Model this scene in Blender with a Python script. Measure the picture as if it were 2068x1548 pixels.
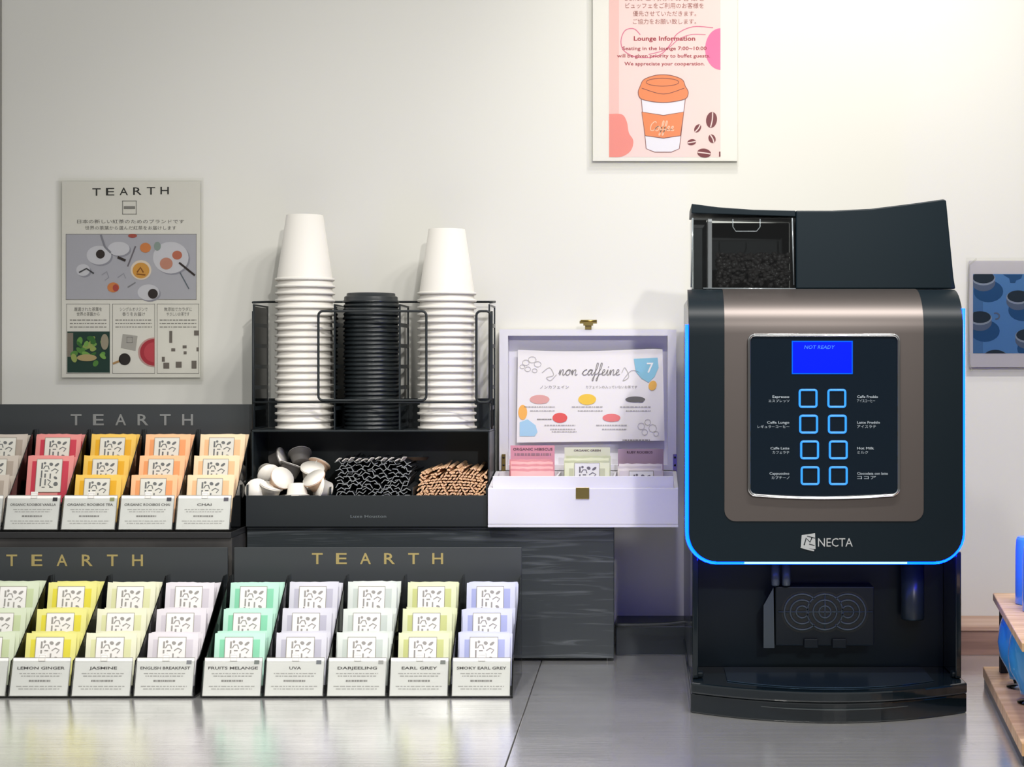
import bpy, math, random
from mathutils import Vector, Matrix
random.seed(7)
for o in list(bpy.data.objects): bpy.data.objects.remove(o)
S = bpy.context.scene; COL = S.collection
# ------------------------------------------------------------------ camera
F = 3484.0; H = .522; DW = 3.22
cd = bpy.data.cameras.new('camera'); cam = bpy.data.objects.new('camera', cd); COL.objects.link(cam)
cam.location = (0, -DW, H); cam.rotation_euler = (math.pi/2, 0, 0)
cd.sensor_width = 36; cd.lens = F/2068*36; cd.shift_x = -266/2068; cd.shift_y = -40/2068; cd.clip_start = .05
S.camera = cam
def W(px, py, d): return Vector(((px-1300)*d/F, d-DW, H-(py-734)*d/F))
def XX(px, d): return (px-1300)*d/F
def ZZ(py, d): return H-(py-734)*d/F
def YY(d): return d-DW
# ------------------------------------------------------------------ light
wd = bpy.data.worlds.new('world'); S.world = wd; wd.use_nodes = True
nt = wd.node_tree; bg = nt.nodes['Background']
tc = nt.nodes.new('ShaderNodeTexCoord'); sp = nt.nodes.new('ShaderNodeSeparateXYZ'); cr = nt.nodes.new('ShaderNodeValToRGB')
nt.links.new(tc.outputs['Generated'], sp.inputs[0]); nt.links.new(sp.outputs['Z'], cr.inputs[0]); nt.links.new(cr.outputs[0], bg.inputs['Color'])
cr.color_ramp.elements[0].position = .0; cr.color_ramp.elements[0].color = (.16, .155, .15, 1)
cr.color_ramp.elements[1].position = .75; cr.color_ramp.elements[1].color = (.93, .94, .93, 1)
bg.inputs['Strength'].default_value = .60
def lamp(name, kind, loc, target, power, color=(1,1,1), size=.1, angle=60, blend=.5):
    l = bpy.data.lights.new(name, kind); o = bpy.data.objects.new(name, l); COL.objects.link(o)
    o.location = loc; l.energy = power; l.color = color
    o.rotation_euler = (Vector(target)-Vector(loc)).to_track_quat('-Z', 'Y').to_euler()
    if kind == 'AREA': l.shape = 'SQUARE'; l.size = size
    else: l.shadow_soft_size = size
    if kind == 'SPOT': l.spot_size = math.radians(angle); l.spot_blend = blend
    return o
lamp('key_spot', 'SPOT', (.74, -4.3, 1.78), (-.42, 0, .30), 138, (1, .975, .94), .05, 27, .8)
lamp('wall_spot', 'SPOT', (.34, -.62, 1.95), (.33, 0, 1.15), 31, (1, .96, .89), .06, 74, 1.0)
lamp('left_spot', 'SPOT', (-.55, -1.9, 1.95), (-.60, -.45, -.05), 76, (1, .975, .92), .06, 42, .9)
for i, x in enumerate((.02, .30, .58, .86)):
    lamp('ceiling_lamp', 'AREA', (x, -1.35, 1.9), (x, -1.0, 0), 6.5, (1, .97, .93), .09)
S.view_settings.view_transform = 'Standard'; S.view_settings.look = 'None'
S.view_settings.exposure = 0.40; S.view_settings.gamma = 1
S.view_settings.use_curve_mapping = False
# ------------------------------------------------------------------ materials
MATS = {}
def lin(c):
    if isinstance(c, str):
        c = [int(c[i:i+2], 16)/255 for i in (0, 2, 4)]
        c = [x/12.92 if x <= .04045 else ((x+.055)/1.055)**2.4 for x in c]
    return tuple(c[:3])+(1,)
def mat(name, col, rough=.6, metal=0, emit=None, es=1, spec=None, coat=0, noise=None, bump=None, alpha=None):
    if name in MATS: return MATS[name]
    m = bpy.data.materials.new(name); m.use_nodes = True; MATS[name] = m
    t = m.node_tree; b = t.nodes['Principled BSDF']
    b.inputs['Base Color'].default_value = lin(col); b.inputs['Roughness'].default_value = rough; b.inputs['Metallic'].default_value = metal
    if coat: b.inputs['Coat Weight'].default_value = coat; b.inputs['Coat Roughness'].default_value = .05
    if spec is not None: b.inputs['Specular IOR Level'].default_value = spec
    if emit is not None: b.inputs['Emission Color'].default_value = lin(emit); b.inputs['Emission Strength'].default_value = es
    if noise or bump:
        tcn = t.nodes.new('ShaderNodeTexCoord'); mp = t.nodes.new('ShaderNodeMapping'); n = t.nodes.new('ShaderNodeTexNoise')
        sc = (noise or bump)[0]; mp.inputs['Scale'].default_value = sc
        if noise and len(noise) > 3: mp.inputs['Rotation'].default_value = noise[3]
        n.inputs['Scale'].default_value = 1; n.inputs['Detail'].default_value = 5
        t.links.new(tcn.outputs['Object'], mp.inputs[0]); t.links.new(mp.outputs[0], n.inputs[0])
        if noise:
            r = t.nodes.new('ShaderNodeValToRGB'); r.color_ramp.elements[0].position = .38; r.color_ramp.elements[1].position = .66
            r.color_ramp.elements[0].color = lin(noise[1]); r.color_ramp.elements[1].color = lin(noise[2])
            t.links.new(n.outputs[0], r.inputs[0]); t.links.new(r.outputs[0], b.inputs['Base Color'])
        if bump:
            bn = t.nodes.new('ShaderNodeBump'); bn.inputs['Strength'].default_value = bump[1]; bn.inputs['Distance'].default_value = bump[2]
            t.links.new(n.outputs[0], bn.inputs['Height']); t.links.new(bn.outputs[0], b.inputs['Normal'])
    return m
def clear(name, tint, fac, rough=.05):
    if name in MATS: return MATS[name]
    m = bpy.data.materials.new(name); m.use_nodes = True; MATS[name] = m; t = m.node_tree
    t.nodes.remove(t.nodes['Principled BSDF']); out = [n for n in t.nodes if n.type == 'OUTPUT_MATERIAL'][0]
    a = t.nodes.new('ShaderNodeBsdfTransparent'); a.inputs[0].default_value = lin(tint)
    g = t.nodes.new('ShaderNodeBsdfGlossy'); g.inputs['Roughness'].default_value = rough
    x = t.nodes.new('ShaderNodeMixShader'); fr = t.nodes.new('ShaderNodeFresnel'); fr.inputs[0].default_value = 1.45
    ad = t.nodes.new('ShaderNodeMath'); ad.operation = 'MULTIPLY'; ad.inputs[1].default_value = fac
    t.links.new(fr.outputs[0], ad.inputs[0]); t.links.new(ad.outputs[0], x.inputs[0]); t.links.new(a.outputs[0], x.inputs[1]); t.links.new(g.outputs[0], x.inputs[2]); t.links.new(x.outputs[0], out.inputs[0])
    return m
def ink(h, rough=.7): return mat('ink_'+h+str(rough), h, rough, spec=.2)
BLK = mat('black_plastic', (.012, .017, .020), .35)
BLKM = mat('black_matte', (.009, .013, .015), .55)
GLS = mat('gloss_black', (.004, .008, .011), .08, coat=.3)
ACR = clear('clear_acrylic', 'fdfefe', 1.0)
LAM = clear('laminate', 'fdfdfc', .5, .15)
SMK = clear('smoked_acrylic', '5a6670', 1.2)
WHT = mat('white_paint', 'dddbe2', .45)
PAPER = mat('white_paper', 'efede8', .7)
# ------------------------------------------------------------------ mesh builder
def catmull(pts, n=6, closed=False):
    out = []; N = len(pts)
    for i in range(N if closed else N-1):
        p = [Vector(pts[(i+k) % N] if closed else pts[max(0, min(N-1, i+k))]) for k in (-1, 0, 1, 2)]
        for j in range(n):
            t = j/n
            out.append(.5*((2*p[1])+(p[2]-p[0])*t+(2*p[0]-5*p[1]+4*p[2]-p[3])*t*t+(3*p[1]-p[0]-3*p[2]+p[3])*t**3))
    if not closed: out.append(Vector(pts[-1]))
    return out
class MB:
    def __init__(s): s.v = []; s.f = []; s.mi = []; s.m = []; s.sm = []
    def mid(s, m):
        if m not in s.m: s.m.append(m)
        return s.m.index(m)
    def add(s, vs, fs, m, smooth=False):
        b = len(s.v); s.v += [tuple(v) for v in vs]; k = s.mid(m)
        for f in fs: s.f.append([b+i for i in f]); s.mi.append(k); s.sm.append(smooth)
        return s
    def box(s, x0, x1, y0, y1, z0, z1, m):
        v = [(x, y, z) for z in (z0, z1) for y in (y0, y1) for x in (x0, x1)]
        return s.add(v, [(0,2,3,1),(4,5,7,6),(0,1,5,4),(2,6,7,3),(0,4,6,2),(1,3,7,5)], m)
    def hexa(s, bot, top, m):   # two quads, counter-clockwise from above
        return s.add(list(bot)+list(top), [(3,2,1,0),(4,5,6,7),(0,1,5,4),(1,2,6,5),(2,3,7,6),(3,0,4,7)], m)
    def prism(s, pts, vec, m, smooth=False):   # polygon (3d) extruded by vec
        n = len(pts); vec = Vector(vec); v = [Vector(p) for p in pts]; w = [p+vec for p in v]
        return s.add(v+w, [tuple(range(n)), tuple(range(2*n-1, n-1, -1))]+[(i, i+n, (i+1) % n+n, (i+1) % n) for i in range(n)], m, smooth)
    def lathe(s, prof, c, m, seg=32, closed=True, mtx=None):
        c = Vector(c); vs = []
        for r, z in prof:
            for k in range(seg):
                a = 2*math.pi*k/seg; p = Vector((r*math.cos(a), r*math.sin(a), z))
                if mtx: p = mtx @ p
                vs.append(c+p)
        fs = []; n = len(prof)
        for i in range(n-1):
            for k in range(seg): fs.append((i*seg+k, i*seg+(k+1) % seg, (i+1)*seg+(k+1) % seg, (i+1)*seg+k))
        if prof[0][0] > 1e-5 and closed: fs.append(tuple(range(seg-1, -1, -1)))
        if prof[-1][0] > 1e-5 and closed: fs.append(tuple((n-1)*seg+k for k in range(seg)))
        return s.add(vs, fs, m, True)
    def tube(s, path, r, m, seg=8, closed=False):
        P = [Vector(p) for p in path]; N = len(P); vs = []; up0 = None
        for i in range(N):
            a = P[(i-1) % N] if (closed or i) else P[i]; b = P[(i+1) % N] if (closed or i < N-1) else P[i]
            t = (b-a).normalized(); u = t.cross(Vector((0, 1, 0)));
            if u.length < .05: u = t.cross(Vector((1, 0, 0)))
            u.normalize()
            if up0 is not None and u.dot(up0) < 0: u = -u
            up0 = u; w = t.cross(u)
            for k in range(seg):
                q = 2*math.pi*k/seg; vs.append(P[i]+r*(math.cos(q)*u+math.sin(q)*w))
        fs = [(i*seg+k, i*seg+(k+1) % seg, ((i+1) % N)*seg+(k+1) % seg, ((i+1) % N)*seg+k) for i in range(N if closed else N-1) for k in range(seg)]
        if not closed: fs += [tuple(range(seg-1, -1, -1)), tuple((N-1)*seg+k for k in range(seg))]
        return s.add(vs, fs, m, True)
    def build(s, name, parent=None, bevel=0, seg=2, loc=None, smooth_all=False):
        me = bpy.data.meshes.new(name); me.from_pydata(s.v, [], s.f)
        for m in s.m: me.materials.append(m)
        me.polygons.foreach_set('material_index', s.mi); me.polygons.foreach_set('use_smooth', [True]*len(s.f) if smooth_all else s.sm); me.update()
        o = bpy.data.objects.new(name, me); COL.objects.link(o)
        if loc: o.location = loc
        if parent: o.parent = parent
        if bevel:
            b = o.modifiers.new('bevel', 'BEVEL'); b.width = bevel; b.segments = seg; b.limit_method = 'ANGLE'; b.angle_limit = math.radians(40)
        return o
def tag(o, label=None, cat=None, group=None, kind=None):
    if label: o['label'] = label
    if cat: o['category'] = cat
    if group: o['group'] = group
    if kind: o['kind'] = kind
    return o
def empty(name, loc, label, cat, group=None):
    o = bpy.data.objects.new(name, None); COL.objects.link(o); o.location = loc; o.empty_display_size = .05
    return tag(o, label, cat, group)
def copy_tree(o):
    c = o.copy(); COL.objects.link(c)
    for ch in o.children:
        d = ch.copy(); COL.objects.link(d); d.parent = c
        for g in ch.children:
            e = g.copy(); COL.objects.link(e); e.parent = d
    return c
# text turned into flat polygons
TC = {}
def text_geo(s, bold=0, shear=0, space=1):
    k = (s, bold, shear, space)
    if k in TC: return TC[k]
    c = bpy.data.curves.new('t', 'FONT'); c.body = s; c.size = 1; c.resolution_u = 2; c.offset = bold; c.shear = shear; c.space_character = space; c.fill_mode = 'FRONT'
    o = bpy.data.objects.new('t', c); COL.objects.link(o); bpy.context.view_layer.update()
    me = bpy.data.meshes.new_from_object(o.evaluated_get(bpy.context.evaluated_depsgraph_get()))
    vs = [tuple(v.co[:2]) for v in me.vertices]; fs = [tuple(p.vertices) for p in me.polygons]
    bpy.data.objects.remove(o); bpy.data.meshes.remove(me)
    TC[k] = (vs, fs); return TC[k]
class Pr(MB):
    """flat printing: 2-D shapes put through a mapping (x right, y DOWN, layer) -> point"""
    def __init__(s, fn): super().__init__(); s.fn = fn
    def poly(s, pts, m, L=1):
        a = sum(pts[i][0]*pts[(i+1) % len(pts)][1]-pts[(i+1) % len(pts)][0]*pts[i][1] for i in range(len(pts)))
        if a > 0: pts = pts[::-1]
        return s.add([s.fn(x, y, L) for x, y in pts], [tuple(range(len(pts)))], m)
    def rect(s, x0, y0, x1, y1, m, L=1): return s.poly([(x0, y0), (x0, y1), (x1, y1), (x1, y0)], m, L)
    def ell(s, cx, cy, rx, ry, m, L=1, rot=0, a0=0, a1=360, n=24):
        full = abs(a1-a0) >= 360; ps = []
        for i in range(n if full else n+1):
            a = math.radians(a0+(a1-a0)*i/n); x = rx*math.cos(a); y = ry*math.sin(a); r = math.radians(rot)
            ps.append((cx+x*math.cos(r)-y*math.sin(r), cy+x*math.sin(r)+y*math.cos(r)))
        return s.poly(ps, m, L)
    def line(s, pts, w, m, L=1, smooth=0, closed=False):
        if smooth: pts = [(p[0], p[1]) for p in catmull([(x, y, 0) for x, y in pts], smooth, closed)]
        n = len(pts); l = []; r = []
        for i in range(n):
            a = pts[(i-1) % n] if (closed or i) else pts[i]; b = pts[(i+1) % n] if (closed or i < n-1) else pts[i]
            dx, dy = b[0]-a[0], b[1]-a[1]; q = math.hypot(dx, dy) or 1; ox, oy = -dy/q*w/2, dx/q*w/2
            l.append((pts[i][0]+ox, pts[i][1]+oy)); r.append((pts[i][0]-ox, pts[i][1]-oy))
        vs = [s.fn(x, y, L) for x, y in l+r]
        fs = [(i, (i+1) % n, (i+1) % n+n, i+n) for i in range(n if closed else n-1)]
        return s.add(vs, fs, m)
    def frame(s, x0, y0, x1, y1, w, m, L=1):
        s.rect(x0, y0, x1, y0+w, m, L); s.rect(x0, y1-w, x1, y1, m, L); s.rect(x0, y0, x0+w, y1, m, L); return s.rect(x1-w, y0, x1, y1, m, L)
    def ellline(s, cx, cy, rx, ry, w, m, L=1, a0=0, a1=360, n=24):
        return s.line([(cx+rx*math.cos(math.radians(a0+(a1-a0)*i/n)), cy+ry*math.sin(math.radians(a0+(a1-a0)*i/n))) for i in range(n+1)], w, m, L)
    def text(s, t, cx, yb, h, m, L=1, width=None, align='c', bold=0, shear=0, space=1):
        vs, fs = text_geo(t, bold, shear, space)
        if not vs: return s
        x0 = min(v[0] for v in vs); x1 = max(v[0] for v in vs); y0 = 0 if t.isascii() else min(v[1] for v in vs)
        y1 = max(v[1] for v in vs); k = h/max(.2, (y1-y0)); kx = width/(x1-x0) if width else k
        ox = {'c': cx-(x0+x1)/2*kx, 'l': cx-x0*kx, 'r': cx-x1*kx}[align]
        return s.add([s.fn(ox+v[0]*kx, yb-(v[1]-y0)*k, L) for v in vs], fs, m)
    def dashes(s, cx, y, w, h, m, L=1, seed=0):   # a line of print too small to read
        r = random.Random(seed*31+int(w)); x = cx-w/2
        while x < cx+w/2-1e-4:
            q = min(r.uniform(.03, .12)*w, cx+w/2-x); s.rect(x, y-h/2, x+q, y+h/2, m, L); x += q+w*.022
        return s
def plane_map(d, step=.0004): return lambda x, y, L: W(x, y, d)-Vector((0, step*L, 0))
GLY = {'n': ([(0,.2),(.12,1),(.2,0),(.3,.7),(.5,1),(.62,.8),(.62,.15),(.78,0),(.95,.2)], .95),
 'o': ([(0,.2),(.2,.8),(.5,1),(.15,.6),(.2,.1),(.5,0),(.72,.4),(.55,1),(.8,.8),(.95,.5)], .95),
 'c': ([(0,.2),(.25,.8),(.6,.95),(.5,1),(.15,.6),(.2,.1),(.5,0),(.8,.2)], .8),
 'a': ([(0,.2),(.3,.8),(.65,.9),(.3,1),(.08,.4),(.3,0),(.6,.5),(.7,1),(.65,.2),(.8,0),(.95,.2)], .95),
 'f': ([(0,.2),(.4,1.2),(.42,2.1),(.22,2.0),(.22,0),(.15,-1.0),(0,-.8),(.3,.1),(.6,.2)], .6),
 'e': ([(0,.2),(.4,.6),(.42,.95),(.2,.95),(.12,.2),(.4,0),(.7,.2)], .7), 'i': ([(0,.2),(.2,1),(.2,.15),(.35,0),(.5,.2)], .5),
 'C': ([(.9,1.7),(.65,2.1),(.1,1.4),(.1,.3),(.5,0),(.9,.3)], .9), ' ': ([], .7)}
def script(P, s, x, yb, h, sx, w, m, L):
    for ch in s:
        pts, wd_ = GLY[ch]
        if pts: P.line([(x+(px*1+py*.18)*sx, yb-py*h) for px, py in pts], w, m, L, smooth=4)
        if ch == 'i': P.ell(x+.45*sx, yb-1.5*h, w*.7, w*.7, m, L, n=8)
        x += wd_*sx
    return x

# ================================================================== SETTING
wallm = mat('wall_paint', 'd8d7d0', .75, bump=((60, 60, 60), .05, .002))
o = MB().box(-3, 3, 0, .1, -.9, 2.6, wallm).build('wall_back'); tag(o, kind='structure')
fl = mat('floor_tile', '6d6761', .5, noise=((3, 3, 3), '625c56', '77716a'))
tag(MB().box(-3, 3, -5, 0, -.95, -.9, fl).build('floor'), kind='structure')
xl = XX(3, 3.218)
tag(MB().box(xl-.003, xl, -.004, 0, .44, 2.6, mat('joint_grey', '8d8b84', .7)).build('trim_1'), kind='structure')
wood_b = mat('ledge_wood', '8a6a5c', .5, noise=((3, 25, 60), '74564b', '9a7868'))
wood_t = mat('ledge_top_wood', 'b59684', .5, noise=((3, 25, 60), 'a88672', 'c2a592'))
yb0 = YY(3.09)
b = MB(); b.box(.091, 1.3, yb0, 0, .0, .044, wood_b); b.box(.091, 1.3, yb0-.003, 0, .044, .052, wood_t)
tag(b.build('baseboard_right', bevel=.0015), kind='structure')
dkb = mat('shaded_skirting', (.012, .018, .022), .4)  # near-black puts the shade on the ledge's left stretch into its colour
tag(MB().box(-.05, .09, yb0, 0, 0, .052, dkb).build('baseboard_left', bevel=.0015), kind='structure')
# worktops: brushed steel
def steel(name, base):
    m = bpy.data.materials.new(name); m.use_nodes = True; t = m.node_tree; p = t.nodes['Principled BSDF']
    p.inputs['Metallic'].default_value = .80; p.inputs['Base Color'].default_value = base
    tcn = t.nodes.new('ShaderNodeTexCoord')
    def nz(sc, det=4):
        mp = t.nodes.new('ShaderNodeMapping'); mp.inputs['Scale'].default_value = sc; n = t.nodes.new('ShaderNodeTexNoise'); n.inputs['Scale'].default_value = 1; n.inputs['Detail'].default_value = det
        t.links.new(tcn.outputs['Object'], mp.inputs[0]); t.links.new(mp.outputs[0], n.inputs[0]); return n
    brush = nz((6, 420, 1)); cloud = nz((7, 10, 1), 6)
    r = t.nodes.new('ShaderNodeMapRange'); r.inputs['To Min'].default_value = .14; r.inputs['To Max'].default_value = .21; t.links.new(cloud.outputs[0], r.inputs[0])
    r.inputs['From Min'].default_value = .3; r.inputs['From Max'].default_value = .7
    t.links.new(r.outputs[0], p.inputs['Roughness'])
    # fine scratches
    vo = t.nodes.new('ShaderNodeTexVoronoi'); vo.feature = 'DISTANCE_TO_EDGE'; vo.inputs['Scale'].default_value = 11
    wv = nz((5, 5, 1), 2); mxv = t.nodes.new('ShaderNodeVectorMath'); mxv.operation = 'ADD'; t.links.new(tcn.outputs['Object'], mxv.inputs[0]); t.links.new(wv.outputs['Color'], mxv.inputs[1]); t.links.new(mxv.outputs[0], vo.inputs['Vector'])
    lt = t.nodes.new('ShaderNodeMath'); lt.operation = 'LESS_THAN'; lt.inputs[1].default_value = .0045; t.links.new(vo.outputs['Distance'], lt.inputs[0])
    gate = t.nodes.new('ShaderNodeMath'); gate.operation = 'GREATER_THAN'; gate.inputs[1].default_value = .50; t.links.new(cloud.outputs[0], gate.inputs[0])
    ml = t.nodes.new('ShaderNodeMath'); ml.operation = 'MULTIPLY'; t.links.new(lt.outputs[0], ml.inputs[0]); t.links.new(gate.outputs[0], ml.inputs[1])
    mx = t.nodes.new('ShaderNodeMix'); mx.data_type = 'RGBA'; mx.inputs[6].default_value = base; mx.inputs[7].default_value = (.3, .3, .3, 1)
    f2 = t.nodes.new('ShaderNodeMath'); f2.operation = 'MULTIPLY'; f2.inputs[1].default_value = .5; t.links.new(ml.outputs[0], f2.inputs[0]); t.links.new(f2.outputs[0], mx.inputs[0]); t.links.new(mx.outputs[2], p.inputs['Base Color'])
    br_ = nz((3, 170, 1), 3); rg = t.nodes.new('ShaderNodeMapRange'); rg.inputs['From Min'].default_value = .3; rg.inputs['From Max'].default_value = .7; rg.inputs['To Min'].default_value = .86; rg.inputs['To Max'].default_value = 1.06; t.links.new(br_.outputs[0], rg.inputs[0])
    vm = t.nodes.new('ShaderNodeVectorMath'); vm.operation = 'SCALE'; t.links.new(mx.outputs[2], vm.inputs[0]); t.links.new(rg.outputs[0], vm.inputs['Scale']); t.links.new(vm.outputs[0], p.inputs['Base Color'])
    bn = t.nodes.new('ShaderNodeBump'); bn.inputs['Strength'].default_value = .3; bn.inputs['Distance'].default_value = .0006
    t.links.new(brush.outputs[0], bn.inputs['Height']); t.links.new(bn.outputs[0], p.inputs['Normal'])
    return m
st = steel('brushed_steel', (.88, .87, .85, 1))
sx = -.1795
tag(MB().box(-2.2, sx-.0009, YY(1.85), YY(3.215), -.04, 0, st).build('worktop', bevel=.0006), 'brushed stainless steel worktop under the tea displays, left of the seam', 'worktop')
tag(MB().box(sx+.0009, 2.2, YY(1.85), YY(3.215), -.04, 0, st).build('worktop', bevel=.0006), 'scratched stainless steel worktop under the coffee machine, right of the seam', 'worktop')
tag(MB().box(-2.2, 2.2, YY(1.9), YY(3.2), -.9, -.04, mat('cabinet_grey', '4a4a4a', .5)).build('counter_cabinet'), 'dark counter cabinet below the steel worktops', 'cabinet')

# ================================================================== PEDESTALS
def woodblack():
    m = mat('black_wood', (.022, .027, .029), .45)
    t = m.node_tree; p = t.nodes['Principled BSDF']; tcn = t.nodes.new('ShaderNodeTexCoord'); mp = t.nodes.new('ShaderNodeMapping')
    mp.inputs['Rotation'].default_value = (0, math.radians(14), 0); mp.inputs['Scale'].default_value = (5, 5, 90)
    n = t.nodes.new('ShaderNodeTexNoise'); n.inputs['Scale'].default_value = 1; n.inputs['Detail'].default_value = 6; n.inputs['Distortion'].default_value = 1.2
    r = t.nodes.new('ShaderNodeValToRGB'); e = r.color_ramp.elements; e[0].position = .55; e[0].color = (.020, .026, .029, 1); e[1].position = .72; e[1].color = (.075, .085, .09, 1)
    t.links.new(tcn.outputs['Object'], mp.inputs[0]); t.links.new(mp.outputs[0], n.inputs[0]); t.links.new(n.outputs[0], r.inputs[0]); t.links.new(r.outputs[0], p.inputs['Base Color'])
    bn = t.nodes.new('ShaderNodeBump'); bn.inputs['Strength'].default_value = .3; bn.inputs['Distance'].default_value = .001; t.links.new(n.outputs[0], bn.inputs['Height']); t.links.new(bn.outputs[0], p.inputs['Normal'])
    return m
BW = woodblack()
PT = .2365
r = empty('display_plinth', (-.37, YY(3.1), 0), 'black wood-grain plinth under the cup organizer and white box', 'plinth')
def bx(name, par, x0, x1, y0, y1, z0, z1, m, bevel=0, lab=None):
    l = par.location; o = MB().box(x0-l.x, x1-l.x, y0-l.y, y1-l.y, z0-l.z, z1-l.z, m).build(name, par, bevel)
    if lab: o['label'] = lab
    return o
pxr = XX(1240, 3.026)
bx('front_panel', r, -.696, pxr, YY(3.026), YY(3.04), .006, PT-.006, BW, .001)
bx('top_panel', r, -.696, pxr, YY(3.024), YY(3.205), PT-.006, PT, BW, .001)
bx('side_panel', r, pxr-.012, pxr-.0005, YY(3.041), YY(3.085), .0, PT-.0065, BW)
bx('side_panel', r, -.695, -.683, YY(3.041), YY(3.2), .0, PT-.0065, BW)
bx('toe_strip', r, -.68, pxr-.013, YY(3.045), YY(3.06), 0, .02, BLKM)
r = empty('riser_shelf', (-1.0, YY(3.0), 0), 'dark grey riser carrying the upper tea display', 'riser')
GRY = mat('riser_grey', '4a4947', .25, noise=((6, 6, 6), '3c3b3a', '585552'))
bx('front_panel', r, -1.45, -.6985, YY(2.9255), YY(2.94), 0, .2265, GRY, .001)
bx('top_panel', r, -1.45, -.6985, YY(2.921), YY(3.2), .2265, PT, mat('riser_top', '2a2a2b', .3), .001)
bx('side_panel', r, -.712, -.6995, YY(2.941), YY(3.2), 0, .2262, GRY)
bx('side_panel', r, -1.45, -1.437, YY(2.941), YY(3.2), 0, .2262, GRY)

# ================================================================== TEA DISPLAYS
CW = .0974
def card_mesh(title, dot, seed):
    P = Pr(lambda x, y, L: Vector((x, -.0004*L, -y)))   # origin: card bottom centre, leaning added later
    w = .0455; h = .060
    P.add([(-w, 0, 0), (w, 0, 0), (w, 0, h), (-w, 0, h), (-w, .0012, 0), (w, .0012, 0), (w, .0012, h), (-w, .0012, h)],
          [(0,1,2,3), (5,4,7,6), (3,2,6,7), (1,5,6,2), (4,0,3,7), (0,4,5,1)], PAPER)
    d1 = ink('77736f'); d2 = ink('b9b6b2'); fr = ink('8d8b86')
    P.frame(-w, -h, w, 0, .0007, fr, 1)
    P.rect(-.006, -h-.006, .006, -h+.006, ink('e2dfda'), .5); P.frame(-.005, -h-.004, .005, -h+.006, .0005, d2, 1.5)
    P.text(title, 0, -h+.0185, .0042, ink('5f5b58'), 1, width=min(.078, .0062*len(title)), bold=.02)
    P.dashes(0, -h+.025, .066, .0016, d2, 1, seed); P.dashes(0, -h+.029, .060, .0016, d2, 1, seed+1)
    P.dashes(0, -h+.0365, .034, .0028, ink('989490'), 1, seed+2)
    P.dashes(0, -h+.045, .072, .0015, d2, 1, seed+3); P.dashes(0, -h+.049, .064, .0015, d2, 1, seed+4)
    if dot: P.rect(w-.013, -h+.004, w-.005, -h+.0105, ink(dot), 1)
    return P
LABG = {}
def label_mesh(dark, tone):
    k = (dark, tone)
    if k in LABG: return LABG[k]
    P = Pr(lambda x, y, L: Vector((x, -.0003*L, -y)))
    w = .0225; h = .0295; ikd = ink(dark); bgm = ink(tone)
    P.rect(-w, -h, w, h, bgm, 1); P.frame(-w, -h, w, h, .0008, ink('8f8b7e'), 1.5)
    q = .9
    def R(x, y, a, b): P.rect((x-a)*.001*q, (y-b)*.001*q, (x+a)*.001*q, (y+b)*.001*q, ikd, 2)
    R(-14, -19, 1.6, 6); R(-14, -3, 1.4, 7); R(-15, 13, 1.5, 8); P.ell(-.008, -.022, .0022, .0022, ikd, 2, n=10)
    P.line([(-.010, -.012), (-.007, -.017), (-.002, -.017), (0, -.011)], .0018, ikd, 2); R(-5, -9, 3.4, 1); R(-7, 0, 1.6, 4)
    P.ell(.003, -.020, .0035, .0028, ikd, 2, rot=20, n=10); P.ell(.013, -.019, .0045, .0022, ikd, 2, rot=-35, n=10)
    P.line([(.004, -.008), (.010, -.012), (.016, -.009), (.012, -.004)], .0017, ikd, 2); R(3, 1, 1.3, 5); P.ell(.012, .004, .0035, .0022, ikd, 2, rot=30, n=10)
    R(-6, 13, 1.3, 6); P.line([(-.002, .007), (.004, .010), (.0, .016), (.005, .020)], .0016, ikd, 2); P.ell(.013, .015, .004, .0038, ikd, 2, n=10); R(-9, 23, 3, 1); R(6, 23, 3.5, 1)
    LABG[k] = P; return P
SW, SH, STK = .080, .082, .0034
SACH_LOW = [False]
def sachet_mesh(key, sat, light, seed):
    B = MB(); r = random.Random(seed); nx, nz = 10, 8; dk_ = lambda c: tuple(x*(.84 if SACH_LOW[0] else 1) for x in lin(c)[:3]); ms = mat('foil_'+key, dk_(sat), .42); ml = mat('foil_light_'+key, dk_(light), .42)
    rip = [r.uniform(-.0004, .0004) for _ in range(nx+1)]
    def pt(i, j, s):
        u = i/nx; v = j/nz; bul = (1-abs(2*u-1)**3)*(1-abs(2*v-1)**6)
        th = STK/2*bul+.0003
        return ((u-.5)*SW, s*th+rip[i]*bul, v*SH+(rip[i]*2 if j in (0, nz) else 0))
    for s, flip in ((-1, False), (1, True)):
        vs = [pt(i, j, s) for j in range(nz+1) for i in range(nx+1)]
        for tgt, sel in ((ms, 1), (ml, 0)):
            fs = []
            for j in range(nz):
                for i in range(nx):
                    if (i in (1, 7, 8) and j < nz-1) != bool(sel): continue
                    a = j*(nx+1)+i; q = (a, a+1, a+nx+2, a+nx+1); fs.append(q[::-1] if flip else q)
            B.add(vs, fs, tgt, True)
    ring = [(i, 0) for i in range(nx+1)]+[(nx, j) for j in range(1, nz+1)]+[(i, nz) for i in range(nx-1, -1, -1)]+[(0, j) for j in range(nz-1, 0, -1)]
    vs = [pt(i, j, -1) for i, j in ring]+[pt(i, j, 1) for i, j in ring]; n = len(ring)
    B.add(vs, [(k, k+n, (k+1) % n+n, (k+1) % n) for k in range(n)], ml)
    return B
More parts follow.
